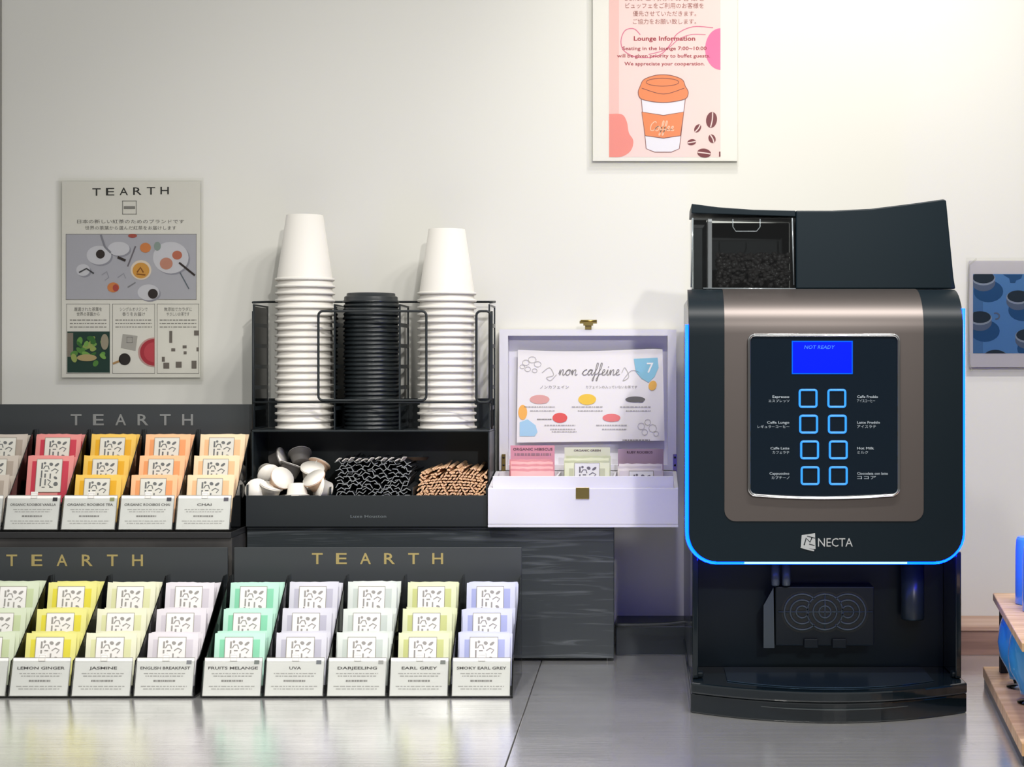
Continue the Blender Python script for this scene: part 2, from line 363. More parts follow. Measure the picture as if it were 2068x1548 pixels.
def tea_display(xr, df, zb, columns, label, ncol, textcol, text_px, per_tier=4):
    """xr right end, df distance of the front edge, zb base height; columns listed from the right"""
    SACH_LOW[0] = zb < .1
    xc = xr-CW*5/2; y0 = YY(df); root = empty('tea_display_stand', (xc, y0, zb), label, 'display stand')
    L, R = -CW*2.5, CW*2.5; dd = .218
    e = .0016
    lean = .31  # run of the front pocket panels per unit rise
    if ncol == 5 and zb > .1: dd = .178
    # header board
    B = MB().box(L+.001, R-.001, dd, dd+.004, .0035, .2125, mat('header_board', '34383a', .5)); hd = B.build('header_board', root, .0008)
    P = Pr(lambda x, y, l: Vector((x-xc, dd-.0008*l, ZZ(y, df+dd)-zb+(0))))
    tx0, tx1, tb, th = text_px; word = 'TEARTH'; step = (tx1-tx0-18)/5
    sc = (df+dd)/F
    for i, ch in enumerate(word):
        cx = (tx0+9+step*i-1300)*sc
        vs, fs = text_geo(ch, .012); x0 = min(v[0] for v in vs); x1 = max(v[0] for v in vs); y1 = max(v[1] for v in vs)
        kx = 22*sc/(x1-x0); kz = th*sc/y1
        P.add([Vector((cx-xc+(v[0]-(x0+x1)/2)*kx, dd-.0008, ZZ(tb, df+dd)-zb+v[1]*kz)) for v in vs], fs, textcol)
    t = P.build('lettering', hd); t['label'] = 'embossed brand lettering on the header'
    # clear tray
    B = MB(); B.box(L, R, .004, dd-.001, 0, .003, ACR)
    B.box(L+.002, R-.002, .064, .110, .003, .0375, ACR); B.box(L+.002, R-.002, .112, dd-.004, .003, .0735, ACR)
    B.build('clear_tray', root)
    for i in range(6):
        x = L+i*CW; x = min(max(x, L+e/2), R-e/2)
        prof = [(0, .003), (.018, .056), (.018+.02, .062), (dd-.028, .168), (dd-.002, .168), (dd-.002, .003)]
        MB().prism([(x-e/2, a, b) for a, b in prof], (e, 0, 0), ACR).build('divider', root)
    for c, (cname, key, sat, light, title, dot, tiers) in enumerate(columns):
        cx = R-CW*(c+.5)
        m = card_mesh(title, dot, c*7+int(zb*100))
        m.mtx = None
        ang = -math.atan(.018/.056)
        cd_ = m.build('label_card', root, loc=(cx-.001, .0022, .0035)); cd_.rotation_euler = (ang, 0, 0)
        cd_['label'] = 'white printed flavour card reading '+title.title() if title.isascii() else 'white printed flavour card'
        # pocket front of clear acrylic
        B = MB().box(-CW/2+e, CW/2-e, -.0012, 0, 0, .055, ACR); pf = B.build('pocket_front', root, loc=(cx, .0012, .0035)); pf.rotation_euler = (ang, 0, 0)
        protos = sachet_mesh(key, sat, light, c+int(df*100))
        dark, tone = ('6b6d6c', 'd8d6cb') if zb > .1 else ('96938f', 'e9e6e3')
        lab = label_mesh(dark, tone)
        first = None; lfirst = None
        tilt = math.radians(13)
        for ti, (tname, ftop, ztop) in enumerate((('front', .060, .093), ('middle', .112 if dd > .2 else .104, .124), ('back', .166 if dd > .2 else .146, .160))):
            if not tiers[ti]: continue
            n = tiers[ti]
            for k in range(n):
                pos = ('front one', 'second one', 'third one', 'fourth one', 'fifth one')[k]
                jx = random.uniform(-.001, .001)+(0 if k == 0 else random.choice((-1, 1, 1, 1))*random.uniform(.0015, .0045))
                yt = ftop+k*.0098
                zt = ztop-(0 if k == 0 else random.uniform(.001, .004))
                yb = yt-SH*math.sin(tilt); zbb = zt-SH*math.cos(tilt)
                loc = (xc+cx+jx, y0+yb, zb+zbb)
                if first is None:
                    s_ = protos.build('tea_sachet'); first = s_
                    if key == 'rose': pass
                else:
                    s_ = first.copy(); COL.objects.link(s_)
                s_.location = loc; s_.rotation_euler = (-tilt, 0, random.uniform(-.02, .02))
                tag(s_, f'{cname} tea sachet, {pos} in the {tname} tier of its pocket', 'tea sachet', f'{cname} tea sachets')
                if k == 0 or (k == 1 and random.random() < .3):
                    if lfirst is None: q = lab.build('printed_label'); lfirst = q
                    else: q = lfirst.copy(); COL.objects.link(q)
                    q.parent = s_; q.location = (-.001, -STK/2-.0011, SH-.036)
    return root
gold = mat('gold_lettering', 'c9b679', .35, metal=.6); greyl = mat('grey_lettering', '7d7f7d', .5)
F4 = (4, 4, 4)
tea_display(-.7005, 2.93, PT, [
    ('cream apricot', 'apricot', 'e9b888', 'efd3ac', 'CHAI', '6a6470', F4),
    ('peach orange', 'peach', 'e79a62', 'f0b98a', 'ORGANIC ROOIBOS CHAI', '55525c', F4),
    ('mustard yellow', 'mustard', 'dda414', 'e8bd55', 'ORGANIC ROOIBOS TEA', 'a5a878', F4),
    ('rose red', 'rose', 'c23548', 'dd8a84', 'ORGANIC ROOIBOS VANILLA', '2e2b30', (0, 4, 4)),
    ('taupe grey', 'taupe', 'a79a8c', 'c0b5a8', 'ORGANIC ROOIBOS', None, F4)],
    'upper black tea display with dull grey lettering, standing on the riser', 5, greyl, (145, 388, 858, 22))
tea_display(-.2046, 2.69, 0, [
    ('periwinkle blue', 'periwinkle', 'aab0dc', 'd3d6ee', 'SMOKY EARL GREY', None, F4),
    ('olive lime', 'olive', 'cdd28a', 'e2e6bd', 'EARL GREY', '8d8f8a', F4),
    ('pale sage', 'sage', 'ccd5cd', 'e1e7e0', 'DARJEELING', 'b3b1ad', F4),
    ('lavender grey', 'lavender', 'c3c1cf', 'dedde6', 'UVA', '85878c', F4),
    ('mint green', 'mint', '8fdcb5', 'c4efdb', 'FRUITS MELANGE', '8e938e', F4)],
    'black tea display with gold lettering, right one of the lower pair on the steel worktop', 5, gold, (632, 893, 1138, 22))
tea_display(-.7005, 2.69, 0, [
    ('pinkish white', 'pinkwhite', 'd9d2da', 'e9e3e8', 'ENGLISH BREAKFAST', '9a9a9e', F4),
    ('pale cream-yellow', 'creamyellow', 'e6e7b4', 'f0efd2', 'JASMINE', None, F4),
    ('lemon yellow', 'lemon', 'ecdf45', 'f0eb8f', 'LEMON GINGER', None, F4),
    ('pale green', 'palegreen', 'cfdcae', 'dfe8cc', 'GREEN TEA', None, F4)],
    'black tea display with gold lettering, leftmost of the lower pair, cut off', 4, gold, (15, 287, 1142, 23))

# ================================================================== CUP ORGANIZER
r = empty('cup_organizer', (-.485, YY(3.1), PT), 'black cup and lid organizer with wire guards and three bins on the plinth', 'organizer')
def part(name, B, par, bevel=0, lab=None):
    l = par.location; B.v = [(x-l.x, y-l.y, z-l.z) for x, y, z in B.v]
    o = B.build(name, par, bevel)
    if lab: o['label'] = lab
    return o
OX0, OX1 = -.696, -.274; SZ = .404; e = .0025
Z0 = PT+.0003
part('base_plate', MB().box(OX0, OX1, YY(3.022), YY(3.19), Z0, Z0+.003, BLK), r)
hd = part('front_lip', MB().box(OX0, OX1, YY(3.018), YY(3.0215), Z0, .2915, BLKM), r, .0006)
P = Pr(plane_map(3.018, .0005)); P.text('Luxe Houston', 744, 1045, 6, ink('6f7678'), 1, width=72)
P.v = [(x-r.location.x, y-r.location.y, z-r.location.z) for x, y, z in P.v]; q = P.build('lettering', hd)
part('upper_shelf', MB().box(OX0, OX1, YY(3.065), YY(3.19), SZ-.003, SZ, BLK), r, .0004)
# sides: solid lower half, slotted upper half
for x in (OX0, OX1-e):
    B = MB().box(x, x+e, YY(3.022), YY(3.064), Z0+.0035, .31, BLK).box(x, x+e, YY(3.065), YY(3.19), Z0+.0035, SZ-.0035, BLK)
    part('side_panel', B, r)
def slotted(x, z1, slots, d0=3.072, d1=3.188):
    B = MB(); zs = SZ+.0005; n = slots; hh = (z1-zs)/n
    B.box(x, x+e, YY(d0), YY(d0)+.008, zs, z1, BLK); B.box(x, x+e, YY(d1)-.008, YY(d1), zs, z1, BLK)
    for i in range(n+1): B.box(x, x+e, YY(d0)+.008, YY(d1)-.008, zs+i*hh-(.003 if i else 0), zs+i*hh+.004 if i < n else z1, BLK)
    return B
for x in (OX0, -.552, -.436, OX1-e):
    B = slotted(x, .628, 6)
    if x == OX0 or x == -.552: B.box(x+.0004, x+e-.0004, YY(3.08), YY(3.18), SZ+.004, .624, SMK)
    part('divider', B, r)
part('rear_guard', MB().box(OX0+.003, OX1-.003, YY(3.187), YY(3.19), SZ+.0005, .458, BLK), r)
wire = lambda pts, rr=.0021: MB().tube(pts, rr, BLKM, 8)
part('top_rail', wire([(OX0, YY(3.072), .631), (OX0, YY(3.188), .636), (OX1, YY(3.188), .636), (OX1, YY(3.072), .631)]), r)
def loop(x0, x1, y0, y1, d):
    c = []; rr = 9
    for (cx, cy, a0) in ((x0+rr, y0+rr, 180), (x1-rr, y0+rr, 270), (x1-rr, y1-rr, 0), (x0+rr, y1-rr, 90)):
        for k in range(5):
            a = math.radians(a0+k*22.5); c.append(W(cx+rr*math.cos(a), cy+rr*math.sin(a), d))
    return c
part('wire_guard', MB().tube(loop(643, 861, 628, 808, 3.064), .0022, BLKM, 8, True), r)
part('wire_guard', MB().tube(loop(962, 991, 628, 812, 3.064), .0022, BLKM, 8, True), r)
part('front_rail', wire([W(511, 812, 3.066), W(993, 812, 3.066)], .0018), r)
part('front_post', wire([W(511, 628, 3.068), W(511, 866, 3.068)], .002), r)
part('front_post', wire([W(993, 628, 3.068), W(993, 866, 3.068)], .002), r)
part('rear_panel', MB().box(OX0+.003, OX1-.003, YY(3.187), YY(3.19), Z0+.0035, SZ-.0035, BLK), r)
for px in (668, 834):
    x = XX(px, 3.03); part('bin_divider', MB().box(x-.001, x+.001, YY(3.023), YY(3.18), Z0+.0035, .306, BLK), r)
# ---- paper cups
CUPM = mat('cup_paper', 'e6e2da', .6)
pr = [(.0495, .0035), (.0505, .0005), (.0525, .0), (.0538, .0018), (.0532, .0044), (.0498, .0050), (.0497, .0052), (.0330, .1190), (.0316, .1194), (.0314, .1150), (.0, .1150)]
pin = [(.0490, .0035), (.0488, .0052), (.0322, .1140), (.0, .1142)]
def cup_proto():
    B = MB(); B.lathe(pr, (0, 0, 0), CUPM, 40, False); B.lathe(pin[::-1], (0, 0, 0), CUPM, 40, False); return B
ORD = ['topmost', 'second', 'third', 'fourth', 'fifth', 'sixth', 'seventh', 'eighth', 'ninth', 'tenth', 'eleventh', 'twelfth', 'thirteenth', 'fourteenth', 'fifteenth', 'sixteenth', 'seventeenth', 'eighteenth', 'nineteenth', 'twentieth', 'twenty-first', 'twenty-second', 'twenty-third', 'twenty-fourth', 'twenty-fifth', 'twenty-sixth', 'twenty-seventh', 'twenty-eighth', 'twenty-ninth', 'thirtieth', 'thirty-first', 'thirty-second', 'thirty-third']
cup0 = None
for side, px, n, dz in (('taller left', 616, 22, .01275), ('shorter right', 903, 20, .01275)):
    cx = XX(px, 3.13)
    for k in range(n):
        if cup0 is None: c = cup_proto().build('paper_cup'); cup0 = c
        else: c = cup0.copy(); COL.objects.link(c)
        i = n-1-k; up = k
        c.location = (cx+random.uniform(-.0006, .0006), YY(3.13)+random.uniform(-.0005, .0005), SZ+.0002+up*dz)
        c.rotation_euler = (0, 0, random.uniform(0, 6))
        t = (f'exposed white paper cup topping the {side} stack' if i == 0 else f'white paper cup in the {side} stack, {ORD[i]} from the top')
        tag(c, t, 'paper cup', f'{side} stack of upside-down paper cups')
# ---- lids
LIDM = mat('lid_black', (.014, .018, .02), .3)
lp = [(.0500, 0), (.0510, .0008), (.0505, .0035), (.0485, .0048), (.0482, .0100), (.0462, .0118), (.0440, .0120), (.0436, .0165), (.0420, .0175), (.0395, .0172), (.0385, .0145), (0, .0140)]
lp2 = [(.0478, .0004), (.0472, .009), (.0, .0105)]
lid0 = None; cx = XX(752, 3.13)
for k in range(31):
    if lid0 is None: c = MB().lathe(lp, (0, 0, 0), LIDM, 40, False).build('cup_lid'); lid0 = c
    else: c = lid0.copy(); COL.objects.link(c)
    i = 30-k
    c.location = (cx+random.uniform(-.0008, .0008)-(k*.00006), YY(3.13), SZ+.0002+k*.0076); c.rotation_euler = (0, 0, random.uniform(0, 6))
    tag(c, 'black plastic cup lid lying exposed on top of the lid stack' if i == 0 else f'black plastic cup lid in the middle stack, {ORD[i]} from the top', 'cup lid', 'stack of black cup lids')
# ---- creamer pods in the left bin
podw = mat('pod_white', 'e8e2d6', .45); podb = mat('pod_beige', 'd9b79c', .5); podd = mat('pod_grey', '6d6a66', .5); foil = mat('pod_foil', 'efeae0', .3)
def pod(mm):
    B = MB(); B.lathe([(.0135, 0), (.0150, .001), (.0185, .020), (.0215, .0205), (.0215, .0222), (0, .0226)], (0, 0, -.011), mm, 24, True)
    o = B.build('creamer_pod'); f = MB().lathe([(.0212, .0), (.0212, .0008), (0, .001)], (0, 0, .0118), foil, 24).build('foil_lid', o); return o
Zp = Z0+.0035
pods = [(520, 3.045, .297, 'w', 80, 10), (545, 3.045, .296, 'w', 20, 60), (565, 3.05, .315, 'b', 60, 40), (600, 3.04, .300, 'w', 170, 15), (640, 3.045, .312, 'b', 40, -35),
        (655, 3.04, .300, 'w', 75, -60), (630, 3.085, .326, 'w', 30, 20), (540, 3.09, .326, 'w', 110, 30), (585, 3.09, .330, 'd', 20, 120), (560, 3.12, .347, 'd', 70, 80),
        (607, 3.125, .350, 'd', 40, 200), (527, 3.10, .303, 'd', 10, 0), (640, 3.12, .331, 'b', 35, 150), (580, 3.045, .272, 'w', 20, 0), (625, 3.09, .288, 'w', 10, 90), (540, 3.055, .268, 'b', 30, 30)]
pw = pod(podw); pb = pod(podb); pd_ = pod(podd); usd = set()
pl = ['at the far left edge', 'lying on its side at the front left', 'standing tall in the left half', 'upside down in the front centre', 'leaning at the right end', 'upright against the right bin divider', 'behind the leaning one', 'behind the left group', 'in the dark centre back', 'in the shadow at the top of the heap', 'at the back right in the shadow', 'low at the back left', 'at the back right corner', 'buried at the bottom centre', 'buried low on the right', 'buried low on the left']
for i, (px, d, z, c, rx, rz) in enumerate(pods):
    pro = {'w': pw, 'b': pb, 'd': pd_}[c]
    if c in usd: o = copy_tree(pro)
    else: o = pro; usd.add(c)
    o.location = (XX(px, d), YY(d), z); o.rotation_euler = (math.radians(rx), 0, math.radians(rz))
    tag(o, {'w': 'white', 'b': 'beige', 'd': 'grey'}[c]+' creamer pod '+pl[i], 'creamer pod', 'creamer pods heaped in the left bin')
# white thin sticks in pods bin
for (a, b2, lb) in (((622, 958, 3.07), (640, 930, 3.10), 'left'), ((632, 975, 3.06), (652, 944, 3.09), 'right')):
    tag(MB().tube([W(*a), W(*b2)], .0012, podw, 6).build('thin_white_stick'), f'thin white stick poking out of the creamer pods, {lb} of two', 'stick')
# ---- black sugar sticks, middle bin
sg = mat('sugar_black', (.02, .022, .025), .35); sge = mat('sugar_edge', '8c8f90', .35); tip = mat('sugar_tip', 'cfc9c2', .5)
def zig(n, w, t, length, m, mend):
    B = MB(); pts = [((-w/2+w*i/n), (t*1.6 if i % 2 else -t*1.6)) for i in range(n+1)]
    up = [(x, z+t/2) for x, z in pts]; dn = [(x, z-t/2) for x, z in pts][::-1]; pol = up+dn
    B.prism([(x, 0, z) for x, z in pol][::-1], (0, length, 0), m)
    # pale crimped front end
    B.prism([(x, -.0012, z) for x, z in pol][::-1], (0, .0012, 0), mend)
    return B
v1 = zig(3, .019, .0014, .11, sg, sge); v2 = zig(2, .015, .0014, .11, sg, sge); src = [None, None]
cells = []
for row in range(11):
    for cix in range(9):
        cells.append((row, cix))
x0 = XX(677, 3.04); x1 = XX(829, 3.04)
for row, cix in cells:
    k = random.randint(0, 1)
    if src[k] is None: src[k] = (v1, v2)[k].build('sugar_stick'); o = src[k]
    else: o = src[k].copy(); COL.objects.link(o)
    x = x0+(x1-x0)*(cix+.5+random.uniform(-.25, .25)+(.25 if row % 2 else -.25))/9
    x = min(max(x, x0+.007), x1-.007)
    z = .282+row*.0066+random.uniform(-.001, .001)
    o.location = (x, YY(3.028+row*.002+random.uniform(0, .006)), z); o.rotation_euler = (math.radians(random.uniform(0, 3)), math.radians(random.uniform(-38, 38)), 0)
    tag(o, 'black paper sugar stick lying in the full middle bin of the organizer', 'sugar stick', 'black sugar sticks in the middle bin')
for i in range(11):
    x = x0+(x1-x0)*(i+.6)/11.5
    B = MB().box(-.004, .004, 0, .08, -.0008, .0008, sg)
    B.box(-.004, .004, -.012, 0, -.0008, .0008, tip); o = B.build('sugar_stick')
    o.location = (x, YY(3.05), .350+random.uniform(0, .004)+i*.0002); o.rotation_euler = (math.radians(-4), math.radians(random.uniform(-50, -20)), math.radians(random.uniform(-25, -5)))
    tag(o, 'black sugar stick with a pale tip on top of the middle bin heap', 'sugar stick', 'pale tipped sugar sticks topping the heap')
# ---- wooden stirrers, right bin
wd1 = mat('stir_wood', 'd9b08a', .6); wd2 = mat('stir_end', 'e8c8a4', .6); wd3 = mat('stir_dark', '9c6d4c', .6)
def stirrer():
    B = MB(); pol = []
    for k in range(10):
        a = 2*math.pi*k/10; pol.append((.0031*math.cos(a), .0016*math.sin(a)))
    B.prism([(x, 0, z) for x, z in pol], (0, .11, 0), wd1); B.prism([(x*.8, -.0008, z*.75) for x, z in pol], (0, .0008, 0), wd2)
    B.prism([(x*.35, -.0012, z*.35) for x, z in pol], (0, .0004, 0), wd3)
    return B
s0 = None; x0 = XX(840, 3.04); x1 = XX(984, 3.04)
for row in range(12):
    for cix in range(19):
        if row > 7 and random.random() < .25: continue
        if row == 0 and False: continue
        if s0 is None: s0 = stirrer().build('coffee_stirrer'); o = s0
        else: o = s0.copy(); COL.objects.link(o)
        x = x0+.003+(x1-x0-.006)*(cix+.5+(.25 if row % 2 else -.25)+random.uniform(-.2, .2))/19
        arch = .010*(1-((cix-9)/9.5)**2)
        if cix in (0, 18): arch = 0
        o.location = (x, YY(3.030+row*.0035+random.uniform(-.003, .003)), .283+row*.0041+arch*row/11)
        o.rotation_euler = (math.radians(random.uniform(-1, 4)), math.radians(random.uniform(-60, 60)), 0)
        tag(o, 'round-ended wooden coffee stirrer in the packed right bin of the organizer', 'stirrer', 'wooden stirrers in the right bin')

# ================================================================== WHITE TEA BOX
bxd = 3.006; r = empty('tea_box', (-.106, YY(3.1), PT), 'open white wooden tea box with three pockets, raised lid holding a leaflet', 'box')
bx0, bx1 = XX(985, bxd), XX(1370, bxd); zt = ZZ(985, bxd); zi = PT+.0003; tW = .007; bk = YY(3.172)
B = MB()
part('bottom_board', MB().box(bx0, bx1, YY(bxd), bk, zi, zi+.005, WHT), r, .0008)
part('front_board', MB().box(bx0, bx1, YY(bxd), YY(bxd)+tW, zi+.0052, zt, WHT), r, .0012)
zlip = ZZ(961, 3.016); zback = zlip-.001
for x in (bx0, bx1-tW):
    ya, yb_ = YY(bxd)+tW+.0002, bk-tW; q = [(x, ya), (x+tW, ya), (x+tW, yb_), (x, yb_)]
    part('side_board', MB().hexa([(a, b_, zi+.0052) for a, b_ in q], [(a, b_, zt if b_ == ya else zback) for a, b_ in q], WHT), r, .0008)
part('rear_board', MB().box(bx0, bx1, bk-tW+.0002, bk, zi+.0052, zback, WHT), r, .0008)
part('inner_lip', MB().box(bx0+tW+.001, bx1-tW-.001, YY(bxd)+tW+.0004, YY(bxd)+tW+.0030, zi+.0054, zlip, WHT), r, .0006)
for px in (1125, 1241):
    x = XX(px, 3.05); part('pocket_divider', MB().box(x-.0018, x+.0018, YY(bxd)+tW+.0034, bk-tW-.0002, zi+.0055, zlip-.0015, WHT), r, .0004)
brass = mat('brass', 'a8955a', .3, metal=1)
hook = MB().box(XX(1163, bxd), XX(1190, bxd), YY(bxd)-.0022, YY(bxd)-.0002, ZZ(1007, bxd), ZZ(984, bxd), brass); part('clasp_plate', hook, r, .0005, 'brass clasp plate')
# lid, standing open
ld = 3.205; lx0, lx1 = XX(1008, 3.178), XX(1366, 3.178); lz0 = zback+.0008; lz1 = ZZ(665, 3.19)
lid = part('lid', MB().box(lx0, lx1, YY(3.2095), YY(3.2155), lz0, lz1, WHT)
     .box(lx0, lx0+.016, YY(3.181), YY(3.2095), lz0, lz1, WHT).box(lx1-.016, lx1, YY(3.181), YY(3.2095), lz0, lz1, WHT)
     .box(lx0+.016, lx1-.016, YY(3.181), YY(3.2095), lz1-.0115, lz1, WHT).box(lx0+.016, lx1-.016, YY(3.181), YY(3.2095), lz0, lz0+.01, WHT), r)
def sub(name, B, par, root, bevel=0, lab=None):
    l = root.location; B.v = [(x-l.x, y-l.y, z-l.z) for x, y, z in B.v]; o = B.build(name, par, bevel)
    if lab: o['label'] = lab
    return o
lc = MB(); c0 = W(1188, 652, 3.18)
lc.box(c0.x-.016, c0.x+.016, c0.y, c0.y+.003, c0.z-.001, c0.z+.004, brass); lc.box(c0.x-.009, c0.x+.009, c0.y-.004, c0.y, c0.z-.005, c0.z+.001, brass); lc.tube([(c0.x-.014, c0.y, c0.z+.004), (c0.x+.016, c0.y, c0.z+.004)], .002, brass, 8)
lc.box(c0.x-.006, c0.x+.006, c0.y, c0.y+.002, c0.z-.012, c0.z-.001, brass)
sub('lid_latch', lc, lid, r, 0, 'brass latch on the top edge of the lid')
for px in (1017, 1363):
    hb = MB(); q = W(px, 905, 3.176); x = q.x
    hb.box(x-.0035, x+.0035, YY(3.176), YY(3.1795), zt+.012, zt+.050, brass)
    for zz in (.008, .02, .034): hb.lathe([(.0022, 0), (.0018, .0012), (0, .0014)], (x, YY(3.176), zt+.010+zz), mat('dark_screw', '1c1812', .4), 8, True, Matrix.Rotation(math.radians(90), 3, 'X'))
    part('hinge', hb, r, 0, 'brass hinge')
hl = MB().tube([W(1012, 955, 3.172), W(1002, 975, 3.10)], .0018, brass, 6)
# leaflet
sheet = empty('leaflet', W(1190, 893, 3.19), 'white leaflet with cursive heading and watercolour blots standing in the lid', 'leaflet')
P = Pr(lambda x, y, L: W(x, y, 3.196)-Vector((0, .0004*L+.006*((y-700)/190.0), 0)))
pm = mat('leaflet_paper', 'e8e4e4', .7)
top = [(1046, 706)]+[(x, 706+3*math.sin((x-1046)/70)) for x in range(1060, 1335, 20)]+[(1338, 705)]
bot = [(1342, 889), (1044, 893)]
P.poly(top+bot, pm, 0); P.poly([(x, y) for x, y in (top+bot)][::-1], pm, -1)
g = ink('8b8786'); g2 = ink('b5b1b0')
script(P, 'non caffeine', 1128, 757, 11, 13.2, 1.6, g, 2)
P.line([(1095, 752), (1110, 742), (1118, 757), (1104, 762), (1112, 768), (1124, 756)], 1.3, g2, 2, smooth=5)
P.line([(1256, 752), (1262, 742), (1270, 760), (1258, 768), (1275, 748), (1292, 752)], 1.3, g2, 2, smooth=5)
for (cx, cy, rr) in ((1062, 732, 7), (1075, 726, 8), (1086, 735, 7), (1066, 745, 6), (1080, 748, 5), (1055, 740, 5)): P.ellline(cx, cy, rr, rr*.8, 1.1, g2, 2, n=10)
P.poly([(1280, 724), (1328, 722), (1330, 742), (1322, 760), (1310, 772), (1296, 764), (1284, 750)], ink('8fc6dc'), 2)
P.text('7', 1313, 752, 20, ink('f2f4f4'), 3, bold=.01)
P.ell(1318, 778, 8, 10, ink('eeb860'), 2.5, rot=20); P.ell(1056, 832, 9, 15, ink('f0b25e'), 2)
P.poly([(1050, 852), (1066, 846), (1082, 858), (1086, 872), (1080, 880), (1050, 880)], ink('a5cbe4'), 2)
P.text('ノンカフェイン', 1120, 784, 6, g, 2, width=58, align='c'); P.text('カフェインの入っていないお茶です', 1235, 784, 6, g, 2, width=104)
for (cx, cy, rx, ry, c, s1) in ((1090, 806, 20, 9, 'dba49f', 1), (1186, 806, 18, 11, 'edc44e', 2), (1283, 806, 20, 6, '6f6d6b', 3), (1131, 843, 15, 10, 'e0605f', 4), (1235, 843, 18, 8, 'e88080', 5)):
    P.ell(cx, cy, rx, ry, ink(c), 2); P.ell(cx+5, cy+2, rx*.6, ry*.6, ink(c), 2.2, rot=12)
    P.dashes(cx, cy+15, 62, 2.4, g2, 2, s1); P.dashes(cx+6, cy+23, 50, 2.2, g2, 2, s1+9)
P.dashes(1100, 846, 30, 2.4, g, 2, 5); P.dashes(1140, 871, 50, 2, g2, 2, 15); P.dashes(1285, 890-2, 55, 3, g, 2, 25)
for (cx, cy, rr) in ((1295, 860, 7), (1308, 852, 6), (1318, 864, 8), (1302, 872, 6), (1325, 875, 5)): P.ellline(cx, cy, rr, rr, 1, g2, 2, n=8)
l = sheet.location; P.v = [(x-l.x, y-l.y, z-l.z) for x, y, z in P.v]; P.build('printed_sheet', sheet)
# cards and sachets inside the box
def stand_card(px0, py0, px1, d, zb_, col, lines, lab):
    B = Pr(plane_map(d)); t = ink(col)
    X0, X1 = XX(px0, d), XX(px1, d); Zt = ZZ(py0, d)
    B.box(X0, X1, YY(d), YY(d)+.0015, zb_, Zt, t)
    for (s, cx, yb, h, w) in lines:
        if s: B.text(s, cx, yb, h, ink('5a4650'), 1, width=w, bold=.02)
        else: B.dashes(cx, yb, w, h, ink('a07a86'), 1, cx)
    return tag(B.build('flavour_card'), lab, 'card')
zf = zi+.0056
stand_card(1031, 899, 1120, 3.14, zf, 'd795a6', [('ORGANIC HIBISCUS', 1076, 909, 5, 80), (None, 1076, 917, 5, 74)], 'pink flavour card behind the pink sachets in the left pocket')
stand_card(1140, 903, 1232, 3.14, zf, 'd9dac4', [('ORGANIC GREEN', 1186, 911, 4, 54)], 'pale green flavour card at the back of the middle pocket')
stand_card(1248, 906, 1340, 3.14, zf, 'a88fa0', [('RUBY ROOIBOS', 1292, 915, 5, 52)], 'mauve flavour card in the shaded right pocket')
SACH_LOW[0] = False
def box_sachets(pc, d0, key, sat, light, light2, n, py, w, nm, tilt, dstep=.009, glyph=False):
    pro = (sachet_mesh(key, sat, light, n), sachet_mesh(key+'_b', light2, light2, n+3)); f0 = [None, None]
    for k in range(n):
        if f0[k % 2] is None: f0[k % 2] = pro[k % 2].build('tea_sachet'); o = f0[k % 2]
        else: o = f0[k % 2].copy(); COL.objects.link(o)
        d = d0+k*dstep; sc = .97
        zt_ = ZZ(py-k*4.8, d); hh = SH*math.cos(math.radians(tilt)); 
        zb_ = max(zf+.0005, zt_-hh); s = (zt_-zb_)/hh
        o.scale = (w/SW, 1, s); o.location = (XX(pc, d)+random.uniform(-.0025, .0025), YY(d)-SH*s*math.sin(math.radians(tilt)), zb_)
        o.rotation_euler = (-math.radians(tilt), 0, 0)
        tag(o, f'{nm}, {["frontmost", "second", "third", "fourth", "fifth", "sixth"][k]} in its pocket of the white box', 'tea sachet', nm+'s in the box')
        if glyph and k == 0:
            q = label_mesh('6e6a74', 'e4e2e2').build('printed_label', o); q.location = (0, -STK/2-.0012, SH-.030)
box_sachets(1073, 3.068, 'boxpink', 'd9828c', 'e8a5a5', 'c97c84', 6, 951, .076, 'folded pink tea sachet', 12)
box_sachets(1187, 3.072, 'boxgreen', 'b9bb9b', 'd6d8b8', 'b4b896', 4, 934, .080, 'pale green tea sachet', 10, .010, True)
box_sachets(1293, 3.072, 'boxmauve', 'a79aa6', 'c6bcc2', 'dcd3d2', 4, 950, .078, 'mauve grey tea sachet', 10, .010, True)

# ================================================================== COFFEE MACHINE
r = empty('coffee_machine', (.275, YY(2.9), 0), 'black countertop coffee machine with blue light strip and touch panel', 'coffee machine')
SILV = mat('machine_silver', '665f5c', .42, metal=.8, bump=((700, 700, 700), .05, .0003)); CHR = mat('chrome', 'dcdcdc', .08, metal=1)
LED = mat('led_blue', (0, .01, .05), .4, emit=(.0, .0072, 1.0), es=52); LEDB = mat('led_bottom', (0, .02, .06), .4, emit=(.0, .05, 1.0), es=7); LEDW = mat('led_white', (.05, .1, .2), .4, emit=(.3, .55, 1.0), es=1.5)
DOORM = mat('door_black', (.003, .009, .014), .4, spec=.22); HOPM = mat('hopper_black', (.004, .012, .018), .45, spec=.2)
SIDEM = mat('side_black', (.03, .035, .045), .18); BAYM = mat('bay_black', (.003, .009, .013), .3, spec=.3)
mx0, mx1 = .0735, .4795; zd = .2265; bkY = YY(3.17)
B = MB().box(mx0, mx1, YY(2.662), bkY, zd+.012, .632, SIDEM); B.box(mx0, mx1, YY(2.72), bkY, .03, zd+.0118, SIDEM)
part('cabinet', B, r, .003)
# cheeks of the dispensing bay
for x in (mx0, mx1-.009): part('bay_cheek', MB().box(x, x+.009, YY(2.604), YY(2.7195), .0465, zd+.0118, GLS), r, .002)
part('bay_ceiling', MB().box(mx0+.0095, mx1-.0095, YY(2.604), YY(2.7195), zd+.003, zd+.0118, BLK), r)
